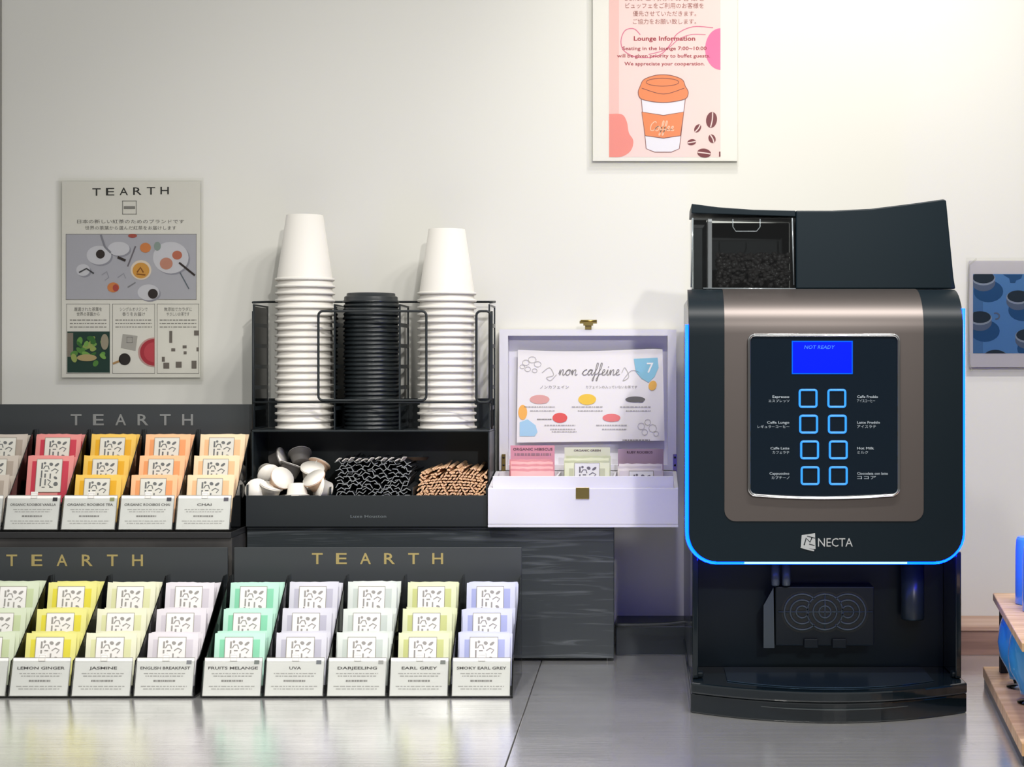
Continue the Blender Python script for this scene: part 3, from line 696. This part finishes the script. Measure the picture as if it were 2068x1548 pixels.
# base with curved front and drip tray
def bow(x0, x1, dc, bulge, n=24): return [(x0+(x1-x0)*i/n, YY(dc-bulge*(1-(2*i/n-1)**2)), 0) for i in range(n+1)]
def slab(x0, x1, dc, bulge, yb_, z0, z1, m, B=None):
    B = B or MB(); f = bow(x0, x1, dc, bulge); pol = [(x, y, z0) for x, y, _ in f]+[(x1, yb_, z0), (x0, yb_, z0)]
    return B.prism(pol[::-1], (0, 0, z1-z0), m)
bxa, bxb = .0702, .4835
part('base', slab(bxa, bxb, 2.582, .078, YY(3.165), 0, .0295, GLS), r, .0025)
part('drip_tray', slab(bxa+.0005, bxb-.0005, 2.575, .074, YY(2.7195), .030, .0462, GLS), r, .003)
tr = slab(.125,   .435, 2.585, .058, YY(2.700), .0463, .0478, mat('tray_metal', '4d6378', .15, metal=.9)); part('tray_grid', tr, r, .0006)
part('drawer_seam', slab(.10, .455, 2.5735, .0765, YY(2.5755)+.02, .0205, .0213, mat('seam_grey', '565c5e', .3, metal=.5)), r)
for px in (1412, 1928): part('foot', MB().box(XX(px, 2.62)-.006, XX(px, 2.62)+.006, YY(2.61), YY(2.63), .0466, .056, GLS), r, .003)
# bay back: cup guide, grille panel
part('bay_back', MB().box(mx0+.0095, mx1-.0095, YY(2.7100), YY(2.7195), .0465, zd+.0028, BAYM), r)
gx0, gx1, gz0, gz1 = XX(1566, 2.66), XX(1766, 2.66), ZZ(1304, 2.66), ZZ(1185, 2.66)
GRM = mat('grille_black', (.006, .010, .013), .4, spec=.3)
gp = part('grille_panel', MB().box(gx0, gx1, YY(2.664), YY(2.7095), gz0, gz1, GRM), r, .0015)
P = MB(); gm = mat('grille_ring', (.05, .066, .07), .4)
def ring(cx, cy, rad, a0, a1):
    n = 28; P.tube([W(cx+rad*math.cos(math.radians(a0+(a1-a0)*i/n)), cy+rad*math.sin(math.radians(a0+(a1-a0)*i/n)), 2.6625) for i in range(n+1)], .0017, gm, 6)
GP = Pr(plane_map(2.6638, .0003)); gd = mat('grille_groove', (.003, .005, .006), .4)
for i, cx in enumerate((1620, 1712, 1666)): GP.ell(cx, 1235, 42, 42, gd, 1+i)
for rad in (12, 24, 36): ring(1666, 1235, rad, 0, 360)
for rad in (12, 24, 36): ring(1620, 1235, rad, 45 if rad > 12 else 0, 315 if rad > 12 else 360)
for rad in (12, 24, 36): ring(1712, 1235, rad, -135 if rad > 12 else 0, 135 if rad > 12 else 360)
P.tube([W(1572, 1235, 2.6625), W(1762, 1235, 2.6625)], .0013, gm, 6); P.tube([W(1666, 1197, 2.6625), W(1666, 1273, 2.6625)], .0013, gm, 6)
sub('grille_rings', P, gp, r); sub('grille_groove', GP, gp, r)
for px in (1638, 1695):
    B = MB(); B.box(XX(px-14, 2.655), XX(px+14, 2.655), YY(2.655), YY(2.663), ZZ(1308, 2.655), ZZ(1290, 2.655), GRM)
    part('grille_catch', B, r, .001)
B = MB().hexa([W(1542, 1308, 2.66), W(1564, 1308, 2.66), W(1564, 1308, 2.705), W(1542, 1308, 2.705)], [W(1542, 1222, 2.66), W(1562, 1186, 2.66), W(1562, 1186, 2.705), W(1542, 1222, 2.705)], mat('bay_grey', (.06, .075, .078), .3))
part('side_guide', B, r)
B = MB()
for px in (1566, 1588): B.lathe([(.0055, 0), (.0065, .002), (.0065, ZZ(1136, 2.66)-ZZ(1182, 2.66))], W(px, 1182, 2.66), mat('bay_grey', 0), 16)
part('nozzle', B, r)
B = MB().lathe([(.017, 0), (.018, .003), (.018, .09)], W(1843, 1250, 2.685), mat('column_grey', (.022, .032, .035), .3), 24); part('cup_column', B, r)
# door: profile extruded along X
def prof(s):   # s = height run above the door's lower edge -> (d, z, normal)
    Ls = .575-zd
    if s <= Ls: return 2.575, zd+s, (-1, 0)
    t = min((s-Ls)/.116, 1)*math.pi/2
    return 2.66-.085*math.cos(t), .575+.061*math.sin(t), (-math.cos(t), math.sin(t))
def curved(x0, x1, s0, s1, rb, rt, off, thick, m):
    B = MB(); ss = []
    n = 40
    cuts = sorted(set([s0+rb*(1-math.cos(math.pi/2*i/8)) for i in range(9)]+[s1-rt*(1-math.cos(math.pi/2*i/8)) for i in range(9)]+[s0+(s1-s0)*i/n for i in range(n+1)]))
    fr, bk = [], []
    for s in cuts:
        ins = 0
        if rb and s < s0+rb: ins = rb-math.sqrt(max(0, rb*rb-(s0+rb-s)**2))
        if rt and s > s1-rt: ins = max(ins, rt-math.sqrt(max(0, rt*rt-(s-s1+rt)**2)))
        d, z, (nd, nz) = prof(s)
        for lst, o_ in ((fr, off), (bk, off-thick)):
            for x in (x0+ins, x1-ins): lst.append((x, YY(d+nd*o_), z+nz*o_))
    N = len(cuts)
    B.add(fr, [(2*i, 2*i+1, 2*i+3, 2*i+2) for i in range(N-1)], m, True)
    B.add(bk, [(2*i+2, 2*i+3, 2*i+1, 2*i) for i in range(N-1)], m, True)
    v = fr+bk; K = 2*N
    B.add(v, [(2*i+2, 2*i, 2*i+K, 2*i+2+K) for i in range(N-1)]+[(2*i+1, 2*i+3, 2*i+3+K, 2*i+1+K) for i in range(N-1)]+[(1, 0, K, K+1), (2*N-2, 2*N-1, 2*N-1+K, 2*N-2+K)], m)
    return B
ST = .575-zd+.116
dx0, dx1 = XX(1391, 2.575), XX(1945, 2.575)
door = part('door', curved(dx0, dx1, 0, ST, .043, .0, 0, .024, DOORM), r)
sp_ = curved(XX(1463, 2.575), XX(1865, 2.575), ZZ(1052, 2.575)-zd, ST-.004, .017, .0, .0012, .0008, SILV); sub('silver_panel', sp_, door, r)
def rrect(x0, y0, x1, y1, rr, n=6, bowy=0):
    pts = []
    for (cx, cy, a0) in ((x1-rr, y0+rr, 270), (x1-rr, y1-rr, 0), (x0+rr, y1-rr, 90), (x0+rr, y0+rr, 180)):
        for k in range(n+1):
            a = math.radians(a0+90*k/n); pts.append((cx+rr*math.cos(a), cy+rr*math.sin(a)))
    return pts
tpd = 2.5695
pts = rrect(1513, 676, 1815, 998, 12); pts = [(x, y+(7*(1-((x-1664)/151)**2) if y > 900 else 0)) for x, y in pts]
dense = []
for i in range(len(pts)):
    a, b_ = pts[i], pts[(i+1) % len(pts)]; k = max(1, int(math.hypot(a[0]-b_[0], a[1]-b_[1])/40))
    for j in range(k): dense.append((a[0]+(b_[0]-a[0])*j/k, a[1]+(b_[1]-a[1])*j/k))
dense = [(x, (998+7*(1-((x-1664)/151)**2)) if y > 997 else y) for x, y in dense]
B = MB().prism([W(x, y, tpd) for x, y in dense][::-1], (0, .004, 0), mat('touch_glass', (.004, .010, .018), .06, coat=.2)); glass = sub('touch_glass', B, door, r)
B = MB().tube([W(x, y, tpd-.0005) for x, y in dense], .0024, CHR, 8, True); sub('chrome_rim', B, door, r, 0, 'polished chrome rim')
pm_ = plane_map(tpd-.0002, .0003)
scr = mat('screen_blue', (0, 0, .02), .3, emit=(.0, .012, 1.0), es=.95, spec=.1); scre = mat('screen_edge', (0, 0, .02), .3, emit=(.0, .12, 1.0), es=1., spec=.1)
P = Pr(pm_); P.rect(1599, 688, 1722, 755, scr, 1); P.frame(1599, 688, 1722, 755, 2, scre, 2); P.text('NOT READY', 1655, 704, 7, mat('screen_text', '2a66ff', .3, emit=(.03, .12, 1), es=1), 2, width=62, shear=.2)
sub('display_screen', P, door, r, 0, 'lit blue display screen')
bl = mat('button_light', (0, .02, .05), .3, emit=(.03, .27, 1.0), es=1.15)
for (bxp, byp) in ((1632, 804), (1690, 804), (1633, 856), (1691, 856), (1635, 908), (1693, 908), (1636, 960), (1693, 960)):
    B = MB().tube([W(x, y, tpd-.0005) for x, y in rrect(bxp-17, byp-17, bxp+17, byp+17, 4, 3)], .0016, bl, 6, True); sub('touch_button', B, door, r, 0, 'square touch button outlined in blue light')
tw = ink('a9b3bb', .4)
for (t1, t2, x, y, w1, w2) in (('Espresso', 'エスプレッソ', 1594, 800, 34, 42), ('Caffe Lungo', 'レギュラーコーヒー', 1594, 852, 45, 64), ('Caffe Latte', 'カフェラテ', 1594, 904, 38, 34), ('Cappuccino', 'カプチーノ', 1594, 955, 40, 36),
        ('Caffe Freddo', 'アイスコーヒー', 1731, 800, 42, 36), ('Latte Freddo', 'アイスラテ', 1731, 852, 46, 38), ('Hot Milk', 'ミルク', 1731, 904, 34, 22), ('Cioccolata con latte', 'ココア', 1731, 955, 62, 38)):
    P = Pr(pm_); al = 'r' if x < 1600 else 'l'
    P.text(t1, x, y+3, 5, tw, 1, width=w1, align=al, bold=.01); P.text(t2, x, y+12, 6, tw, 1, width=w2, align=al)
    sub('button_caption', P, door, r)
P = Pr(plane_map(2.5745, .0003)); sl = mat('badge_silver', 'b9bcbd', .4, metal=.3)
P.text('NECTA', 1652, 1103, 17, sl, 1, width=70, align='l')
P.poly([(1619, 1080), (1646, 1076), (1647, 1108), (1617, 1106)], sl, 1)
P.line([(1624, 1100), (1628, 1086), (1636, 1094), (1640, 1084)], 2.4, ink('1a2126'), 2); P.line([(1617, 1104), (1630, 1108), (1644, 1111)], 3, sl, 2); P.line([(1630, 1082), (1646, 1086)], 1.5, ink('1a2126'), 2); P.line([(1634, 1098), (1645, 1101)], 1.5, ink('1a2126'), 2)
sub('brand_badge', P, door, r, 0, 'silver lettering and square emblem')
# light strip round the door
zc = zd; pth = []
xL, xR = dx0-.0022, dx1+.0022; rc = .045; Y = YY(2.586)
pth += [(xL, Y, ZZ(655, 2.575)), (xL, Y, .45), (xL, Y, zc+rc)]+[(xL+rc-rc*math.cos(a), Y, zc+rc-rc*math.sin(a)-.0022) for a in [math.pi/2*k/8 for k in range(1, 9)]]
left = list(pth)
mid = [(xL+rc+(xR-xL-2*rc)*i/8, Y, zc-.0022) for i in range(9)]
right = [(xR-rc+rc*math.sin(a), Y, zc+rc-rc*math.cos(a)-.0022) for a in [math.pi/2*k/8 for k in range(0, 8)]]+[(xR, Y, zc+rc), (xR, Y, .45), (xR, Y, ZZ(622, 2.575))]
part('light_strip', MB().tube(left, .0030, LED, 10), r, 0, 'glowing blue left run of the light strip')
part('light_strip', MB().tube(right, .0030, LED, 10), r, 0, 'glowing blue right run of the light strip')
part('light_strip', MB().tube(mid, .0029, LEDB, 10), r, 0, 'glowing blue lower run of the light strip')
part('light_strip', MB().tube([(x, YY(2.5775), z+.0006) for x, _, z in mid[1:-1]], .0018, LEDW, 8), r, 0, 'whiter lower run of the light strip')
# hopper section
ht = [(1397, 411), (1450, 418), (1520, 423), (1600, 425), (1680, 425), (1760, 421), (1840, 411), (1905, 402), (1911, 404)]
hopx = 1607; hd_ = 2.672
top_pts = [(x, y) for x, y in ht]
rightpart = [(hopx, 425)]+[(x, y) for x, y in ht if x > hopx]+[(1926, 560), (1930, 583), (hopx, 583)]
HB = MB().prism([W(x, y, hd_) for x, y in rightpart][::-1], (0, .13, 0), HOPM)
part('hopper_cover', HB, r, .002)
leftcap = [(x, y) for x, y in ht if x < hopx]+[(hopx-.5, 425), (hopx-.5, 437), (1396, 430)]
part('hopper_lid', MB().prism([W(x, y, hd_-.002) for x, y in leftcap][::-1], (0, .13, 0), HOPM), r, .001)
hx0, hx1 = XX(1397, hd_), XX(hopx-1, hd_); hz0, hz1 = .6375, ZZ(439, hd_)
part('hopper_inner_wall', MB().box(hx0+.0332, hx1-.001, YY(2.775), YY(2.79), hz0, hz1, BLKM), r)
part('hopper_tray', MB().box(hx0, hx1, YY(hd_+.0), YY(2.80), .6325, .6370, BLK), r)
HC = clear('hopper_plastic', 'eceff0', 1.3)
t_ = .003
B = MB().box(hx0, hx1, YY(hd_), YY(hd_)+t_, hz0, hz1, HC).box(hx0, hx0+t_, YY(hd_)+t_, YY(2.774), hz0, hz1, HC)
sub_ = part('clear_bean_window', B, r, .0012, 'clear plastic bean container window')
gmh = mat('clear_edge', '8e969a', .15, metal=.2)
B = MB().tube([W(1480, 442, hd_-.001), W(1480, 458, hd_-.001), W(1486, 467, hd_-.001), W(1528, 467, hd_-.001), W(1535, 458, hd_-.001), W(1535, 442, hd_-.001)], .0008, gmh, 6); part('window_grip', B, r)
B = MB().tube([W(1600, 440, hd_-.001), W(1603, 575, hd_-.001)], .0012, gmh, 6).tube([W(1399, 440, hd_-.001), W(1396, 580, hd_-.001)], .0012, gmh, 6).tube([W(1420, 582, hd_-.003), W(1607, 583, hd_-.003)], .001, gmh, 6); part('window_edge', B, r)
B = MB().box(XX(1430, hd_), XX(1438, hd_), YY(hd_)+.0035, YY(2.774), hz0, ZZ(441, hd_), mat('reflection_white', 'faf5f5', .4)); part('reflection_strip', B, r, .0005, 'white strip standing in for a reflection in the clear plastic')  # white reflection in the clear hopper, built as a solid strip
part('hopper_outer_wall', MB().box(hx0+.004, XX(1429, hd_), YY(2.72), YY(2.774), hz0, hz1, BLK), r)
# beans: stuff
bm = mat('bean', (.09, .078, .074), .35); B = MB(); rb = random.Random(3)
ico = [(math.cos(a)*math.cos(b), math.sin(a)*math.cos(b), math.sin(b)) for b in (-math.pi/2, -.6, 0, .6, math.pi/2) for a in [2*math.pi*k/7 for k in range(7)]]
fc = [(i*7+k, i*7+(k+1) % 7, (i+1)*7+(k+1) % 7, (i+1)*7+k) for i in range(4) for k in range(7)]
bx_a, bx_b = XX(1444, hd_+.02), XX(1598, hd_+.02)
for k in range(900):
    z = hz0+.005+rb.random()**.8*.050; x = rb.uniform(bx_a+.004, bx_b-.005); y = YY(hd_)+.010+rb.random()**2*.078
    M = Matrix.Translation((x, y, z)) @ Matrix.Rotation(rb.uniform(0, 6), 4, 'X') @ Matrix.Rotation(rb.uniform(0, 6), 4, 'Z') @ Matrix.Diagonal((.0052, .0038, .0028, 1))
    B.add([M @ Vector(v) for v in ico], fc, bm, True)
tag(B.build('coffee_beans'), 'dark roasted coffee beans heaped inside the clear hopper of the machine', 'coffee beans', kind='stuff')

# ================================================================== POSTERS
def poster(name, px, lab, cat='poster'):
    c = W((px[0]+px[2])/2, px[3], 3.217); e_ = empty(name, c, lab, cat); return e_
def fin(P, name, root, lab=None):
    l = root.location; P.v = [(x-l.x, y-l.y, z-l.z) for x, y, z in P.v]; o = P.build(name, root)
    if lab: o['label'] = lab
    return o
# tea poster
pp = poster('tea_poster', (120, 360, 410, 768), 'laminated tea brand poster with food photos on the left of the wall')
fin(Pr(plane_map(3.2135, .0008)).box(XX(118, 3.2135), XX(411, 3.2135), YY(3.2135), YY(3.2140), ZZ(769, 3.2135), ZZ(359, 3.2135), LAM), 'laminate_sleeve', pp)
P = Pr(plane_map(3.2165, .0003)); sh_ = mat('poster_paper', 'ebe9e1', .7)
P.box(XX(125, 3.2165), XX(404, 3.2165), YY(3.2165), YY(3.2175), ZZ(762, 3.2165), ZZ(366, 3.2165), sh_)
bk_ = ink('3a3a38'); g1 = ink('6a6864'); g3 = ink('8f8d88')
for i, ch in enumerate('TEARTH'): P.text(ch, 195+i*27.5, 395-i*.6, 15, bk_, 1, width=17, bold=.005)
P.frame(247, 405, 276, 433, 1.5, g3, 1); P.rect(250, 416, 273, 422, g3, 1)
P.text('日本の新しい紅茶のためのブランドです', 264, 451, 8, g1, 1, width=216); P.text('世界の茶葉から選んだ紅茶をお届けします', 264, 464, 8, g1, 1, width=184)
P.rect(133, 472, 397, 605, ink('b9b9c2'), 1); P.frame(133, 472, 397, 605, 1, g3, 1.5)
wp = ink('d5d5dc'); dk = ink('3a3230'); org = ink('d98a52'); pk = ink('c9907c'); yl = ink('dba24e')
for a in [(200, 515, 25, 19), (345, 520, 36, 32), (300, 590, 22, 16), (240, 502, 22, 14), (168, 545, 14, 12)]: P.ell(a[0]+3, a[1]+3, a[2], a[3], ink('9b9ba6'), 1.6); P.ell(a[0], a[1], a[2], a[3], wp, 2)
P.ell(203, 513, 9, 9, dk, 3); P.ell(309, 593, 10, 10, dk, 3); P.ell(285, 545, 21, 20, ink('e9dccb'), 2.5); P.ell(285, 546, 17, 16, yl, 3)
P.line([(277, 550), (284, 540), (290, 550)], 3, ink('8f5a28'), 4); P.line([(276, 553), (294, 555)], 2.5, ink('8f5a28'), 4)
P.ell(294, 500, 11, 10, org, 3); P.ell(229, 580, 12, 10, org, 3); P.ell(234, 581, 6, 7, ink('b5524a'), 4); P.ell(268, 476, 9, 4, ink('b05a4e'), 3)
P.ell(336, 532, 13, 12, pk, 3); P.ell(358, 515, 10, 9, ink('c4755e'), 3); P.line([(362, 530), (394, 556)], 4, dk, 4); P.line([(364, 550), (382, 583)], 2, ink('66717a'), 4)
P.line([(238, 519), (254, 526)], 5, dk, 4); P.line([(160, 550), (175, 542), (190, 552)], 3, ink('4c4c50'), 4); P.line([(204, 474), (212, 498), (224, 510)], 4, ink('8c8c96'), 3); P.line([(274, 497), (258, 538)], 3, ink('77727a'), 3); P.ell(318, 497, 7, 9, ink('93a39c'), 3)
P.line([(206, 555), (216, 548), (220, 560), (212, 566)], 2, ink('a0a0ab'), 3); P.line([(238, 560), (250, 552), (254, 562)], 2, ink('a0a0ab'), 3); P.line([(258, 580), (274, 570)], 2.5, ink('8a8a90'), 3)
for (x0, x1, a, b_) in ((134, 222, '厳選された茶葉を', '世界の茶園から'), (227, 313, 'シングルオリジンで', '香りをお届け'), (317, 402, '無添加でカラダに', 'やさしいお茶です')):
    P.frame(x0, 613, x1, 754, 1, g3, 1); P.text(a, (x0+x1)/2, 628, 8, g1, 1, width=56); P.text(b_, (x0+x1)/2, 638, 8, g1, 1, width=46)
    for k in range(3): P.dashes((x0+x1)/2, 646+k*7, 74, 2, g3, 1, k+x0)
P.rect(136, 669, 222, 752, ink('29443c'), 1.5); P.rect(136, 672, 148, 720, ink('8c8378'), 1.7); rr = random.Random(5)
for k in range(26): P.ell(min(max(180+rr.gauss(0, 16), 150), 208), min(max(706+rr.gauss(0, 15), 682), 740), rr.uniform(5, 10), rr.uniform(3, 6), ink(rr.choice(['5c8f45', '7fae57', '3f7338', '9fae62', '6aa04c'])), 2+k*.15, rot=rr.uniform(-80, 80), n=10)
P.ell(176, 722, 20, 7, ink('b9a678'), 6.2); P.ell(212, 690, 8, 16, ink('a29a86'), 6.2)
P.poly([(248, 674), (278, 678), (274, 708), (244, 702)], ink('b4b1ab'), 2); P.frame(256, 680, 268, 692, 1, g3, 3)
P.ell(313, 711, 34, 30, ink('c9a09c'), 2, a0=90, a1=270); P.ell(312, 711, 29, 27, ink('b33c48'), 3, a0=90, a1=270); P.ell(311, 711, 20, 20, ink('c74f5a'), 3.5, a0=90, a1=270)
P.ell(252, 725, 12, 12, ink('35302e'), 3); P.line([(228, 734), (243, 728)], 4, ink('b58f62'), 3)
for (cx, cy, a, b_) in ((345, 680, 3, 12), (350, 706, 4, 3), (373, 700, 4, 3), (374, 712, 3, 3), (336, 738, 6, 6), (361, 736, 6, 6), (392, 736, 5, 8), (397, 672, 5, 5), (330, 725, 3, 5), (399, 705, 2, 4)): P.rect(cx-a, cy-b_, cx+a, cy+b_, ink('77706a'), 2)
fin(P, 'printed_sheet', pp)
# coffee notice
pp = poster('lounge_notice', (1190, 0, 1490, 340), 'laminated pink lounge notice with an orange coffee cup drawing, high on the wall')
fin(MB().box(XX(1190, 3.213), XX(1492, 3.213), YY(3.2130), YY(3.2135), ZZ(337, 3.213), ZZ(-120, 3.213), LAM), 'laminate_sleeve', pp)
P = Pr(plane_map(3.2155, .0003)); P.box(XX(1197, 3.2155), XX(1489, 3.2155), YY(3.2155), YY(3.2168), ZZ(325, 3.2155), ZZ(-110, 3.2155), PAPER)
P.rect(1230, -100, 1455, 317, ink('f3dad8'), 1); P.rect(1230, -100, 1250, 317, ink('f0c8c4'), 1.4)
br = ink('a5706a')
for (t, y, w) in (('Buffet ご利用のお客様を', 2, 160), ('ビュッフェをご利用のお客様を', 17, 158), ('優先させていただきます。', 33, 128), ('ご協力をお願い致します。', 49, 128)): P.text(t, 1342, y, 11, br, 2, width=w)
P.ell(1455, 99, 31, 42, ink('ea7fae'), 1.6, a0=90, a1=270)
P.poly([(1230, 317), (1230, 230)]+[(p[0], p[1]) for p in catmull([(1232, 230, 0), (1256, 231, 0), (1266, 246, 0), (1270, 268, 0), (1279, 284, 0), (1274, 304, 0), (1256, 316, 0), (1232, 317, 0)], 5)], ink('f09890'), 1.6)
pkl = ink('dc7d9c')
P.line([(1293, 70), (1280, 58), (1262, 62), (1254, 84), (1262, 104), (1290, 116), (1330, 112), (1352, 92), (1368, 68), (1400, 54), (1440, 56)], 1.8, pkl, 1.8, smooth=6)
P.line([(1310, 110), (1345, 100), (1370, 80), (1395, 70), (1425, 70)], 1.5, pkl, 1.8, smooth=6)
rdt = ink('a9414f')
P.text('Lounge Information', 1342, 82, 9, rdt, 2, width=124, bold=.02); P.text('Seating in the lounge 7:00~10:00', 1342, 101, 7, rdt, 2, width=170, bold=.012)
P.text('will be given priority to buffet guests.', 1340, 116, 7, rdt, 2, width=188, bold=.012); P.text('We appreciate your cooperation.', 1342, 132, 7, rdt, 2, width=162, bold=.012)
smo = lambda q: [(p[0], p[1]) for p in catmull([(x, y, 0) for x, y in q], 5, True)]
co = ink('ec9366'); col = ink('8a5a58'); cw = ink('eceaf4')
P.poly([(1295, 200), (1384, 200), (1372, 300), (1356, 307), (1322, 307), (1305, 300)], cw, 2); P.line([(1295, 200), (1305, 300), (1322, 307), (1356, 307), (1372, 300), (1384, 200)], 1.3, col, 2.6)
P.poly([(1296, 226), (1340, 233), (1381, 226), (1374, 274), (1340, 279), (1303, 274)], co, 3); P.line([(1296, 226), (1340, 233), (1381, 226), (1374, 274), (1340, 279), (1303, 274)], 1.3, col, 3.4, closed=True)
LIDP = smo([(1289, 186), (1293, 174), (1300, 161), (1320, 153), (1338, 151), (1358, 153), (1378, 161), (1384, 174), (1390, 186), (1385, 199), (1362, 205), (1340, 207), (1316, 205), (1294, 199)]); P.poly(LIDP, co, 3)
P.line(LIDP, 1.3, col, 3.4, closed=True)
P.ellline(1338, 166, 33, 8, 1.2, col, 3.6); P.line([(1296, 178), (1340, 190), (1382, 178)], 1.2, col, 3.6, smooth=4)
script(P, 'Coffee', 1312, 264, 9, 11, 1.8, ink('f6cdb4'), 4)
bn_ = ink('7c4248')
for (cx, cy, a, b_, ro) in ((1437, 242, 11, 16, 8), (1409, 259, 6, 9, 35), (1438, 280, 7, 9, -25), (1397, 287, 9, 6, -10), (1422, 309, 14, 9, 8)):
    P.ell(cx, cy, a, b_, bn_, 3, rot=ro); q = math.radians(ro+90 if b_ > a else ro); k = max(a, b_); P.line([(cx-k*math.cos(q)*.95, cy-k*math.sin(q)*.95), (cx+1.5, cy), (cx+k*math.cos(q)*.95, cy+k*math.sin(q)*.95)], 2.4, ink('f3dcdb'), 3.5, smooth=3)
P.rect(1452, 306, 1455, 316, bn_, 3)
fin(P, 'printed_sheet', pp)
# blue cup photo
pp = poster('cup_photo_print', (1950, 520, 2130, 745), 'laminated blue photo of coffee cups at the right edge of the wall')
fin(MB().box(XX(1951, 3.212), XX(2150, 3.212), YY(3.2120), YY(3.2125), ZZ(751, 3.212), ZZ(520, 3.212), LAM).tube([W(1972, 522, 3.211), W(1958, 535, 3.211), W(1955, 610, 3.211), W(1958, 735, 3.211), W(1964, 748, 3.211)], .0012, LAM, 6), 'laminate_sleeve', pp)
P = Pr(plane_map(3.2155, .0003)); P.box(XX(1957, 3.2155), XX(2140, 3.2155), YY(3.2155), YY(3.2165), ZZ(741, 3.2155), ZZ(526, 3.2155), mat('print_paper', 'cbc8cc', .6))
P.rect(1965, 553, 2125, 713, ink('4f7fb5'), 1); P.rect(1965, 553, 1985, 713, ink('446f9f'), 1.2); dc = ink('1f2e3c'); sh1 = ink('1d4d7c'); sh2 = ink('56647c')
for (cx, cy) in ((1986, 560), (1979, 640), (2056, 598), (2074, 676), (2010, 718), (2120, 640)):
    def cl(v): return v
    pts = [(min(max(cx+10+30*math.cos(a), 1965), 2125), min(max(cy+28+22*math.sin(a), 553), 713)) for a in [2*math.pi*k/20 for k in range(20)]]; P.poly(pts, sh1, 1.5)
    pts = [(min(max(cx+24*math.cos(a), 1965), 2125), min(max(cy+10+18*math.sin(a), 553), 713)) for a in [2*math.pi*k/20 for k in range(20)]]; P.poly(pts, sh2, 2)
    pts = [(min(max(cx+24*math.cos(a), 1965), 2125), min(max(cy+2+14*math.sin(a), 553), 713)) for a in [2*math.pi*k/20 for k in range(20)]]; P.poly(pts, ink('8b97a8'), 2.3)
    pts = [(min(max(cx+22*math.cos(a), 1965), 2125), min(max(cy+12*math.sin(a), 553), 713)) for a in [2*math.pi*k/20 for k in range(20)]]; P.poly(pts, dc, 2.6)
P.ellline(2011, 638, 7, 6, 3, sh2, 2.8, -120, 100)
P.poly([(2025, 554), (2065, 554), (2062, 562), (2052, 566), (2050, 571), (2040, 571), (2038, 562)], ink('22507f'), 2)
fin(P, 'printed_sheet', pp)

# ================================================================== RIGHT RACK
bam = mat('bamboo', 'c79a6c', .45, noise=((8, 60, 8), 'c99f72', 'e2bf95')); bamt = mat('bamboo_top', 'dcbf9e', .45)
A0 = Vector((.5515, YY(2.805), 0)); A1 = Vector((.4905, YY(2.238), 0)); rk = empty('two_tier_rack', (.66, YY(2.5), 0), 'two-tier bamboo rack at the right edge beside the coffee machine', 'rack')
def board(z0, z1, m, a=A0, b=A1, w=.32, sh=0):
    B = MB(); u = Vector((w, -.0, 0)); a = a+Vector((sh, 0, 0)); b = b+Vector((sh, 0, 0))
    q = [b, b+u, a+u, a]
    return B.hexa([Vector((p.x, p.y, z0)) for p in q], [Vector((p.x, p.y, z1)) for p in q], m)
part('black_base', board(.0, .012, BLK, w=.318, sh=.002), rk)
part('lower_board', board(.0125, .030, bam), rk, .0015)
part('upper_board', board(.148, .160, bam, A0+Vector((.0, -.08, 0)), A1), rk, .0015)
for (tt) in (.10, .9):
    p = A0.lerp(A1, tt); part('post', MB().box(p.x+.022, p.x+.034, p.y-.006, p.y+.006, .0303, .1477, BLKM), rk)
BL = mat('blue_tumbler', (.08, .33, .85), .12, coat=.4); BLR = mat('blue_tumbler_top', '8fb4e8', .25)
t0 = None
k = 0
for i, (px, d, zb_, h, rr, lab) in enumerate(((2086, 2.60, .1602, ZZ(1085, 2.60)-.160, .0265, 'back'), (2102, 2.52, .1602, ZZ(1085, 2.60)-.164, .0265, 'front'))):
    B = MB().lathe([(rr*.96, 0), (rr, .002), (rr*.98, h*.8), (rr*.94, h-.004), (rr*.9, h), (0, h+.0005)], (0, 0, 0), BL, 40); o = B.build('tumbler')
    c = MB().lathe([(rr*.86, h), (rr*.86, h+.0012), (0, h+.0016)], (0, 0, 0), BLR, 32).build('tumbler_base', o)
    o.location = (XX(px, d), YY(d), zb_); tag(o, f'glossy blue tumbler upside down on the rack\'s upper board, {lab} one', 'tumbler', 'blue tumblers on the upper board')
BL2 = mat('blue_glass', (.05, .32, .75), .06, coat=.5); CLG = clear('clear_glass', 'cfdff0', 1.5)
for i, (px, d, lab) in enumerate(((2062, 2.62, 'back'), (2085, 2.50, 'front'))):
    rr = .033; B = MB().lathe([(.016, 0), (.020, .001), (.020, .006), (.024, .016), (.034, .034), (.037, .056), (.034, .080), (.029, .096), (.027, .096), (.032, .079), (.0345, .056), (.031, .036), (.0, .020)], (0, 0, 0), BL2, 40, False)
    B.mi = list(B.mi); o = B.build('round_glass'); f = MB().lathe([(.024, 0), (.024, .0025), (.012, .005), (.0145, .0125), (0, .013)], (0, 0, -.013), CLG, 24).build('foot', o); f['label'] = 'clear glass foot'
    o.location = (XX(px, d)+.002, YY(d), .0435); tag(o, f'round blue glass with a clear foot on the lower board, {lab} one', 'glass', 'blue glasses on the lower board')
# cable behind the machine
B = MB().tube(catmull([(-.05, YY(3.07), .057), (0, YY(3.066), .058), (.04, YY(3.062), .060), (.075, YY(3.06), .064), (.12, YY(3.05), .068)], 6), .0035, BLKM, 8)
tag(B.build('power_cable'), 'black cable running along the wall ledge left of the coffee machine', 'cable')
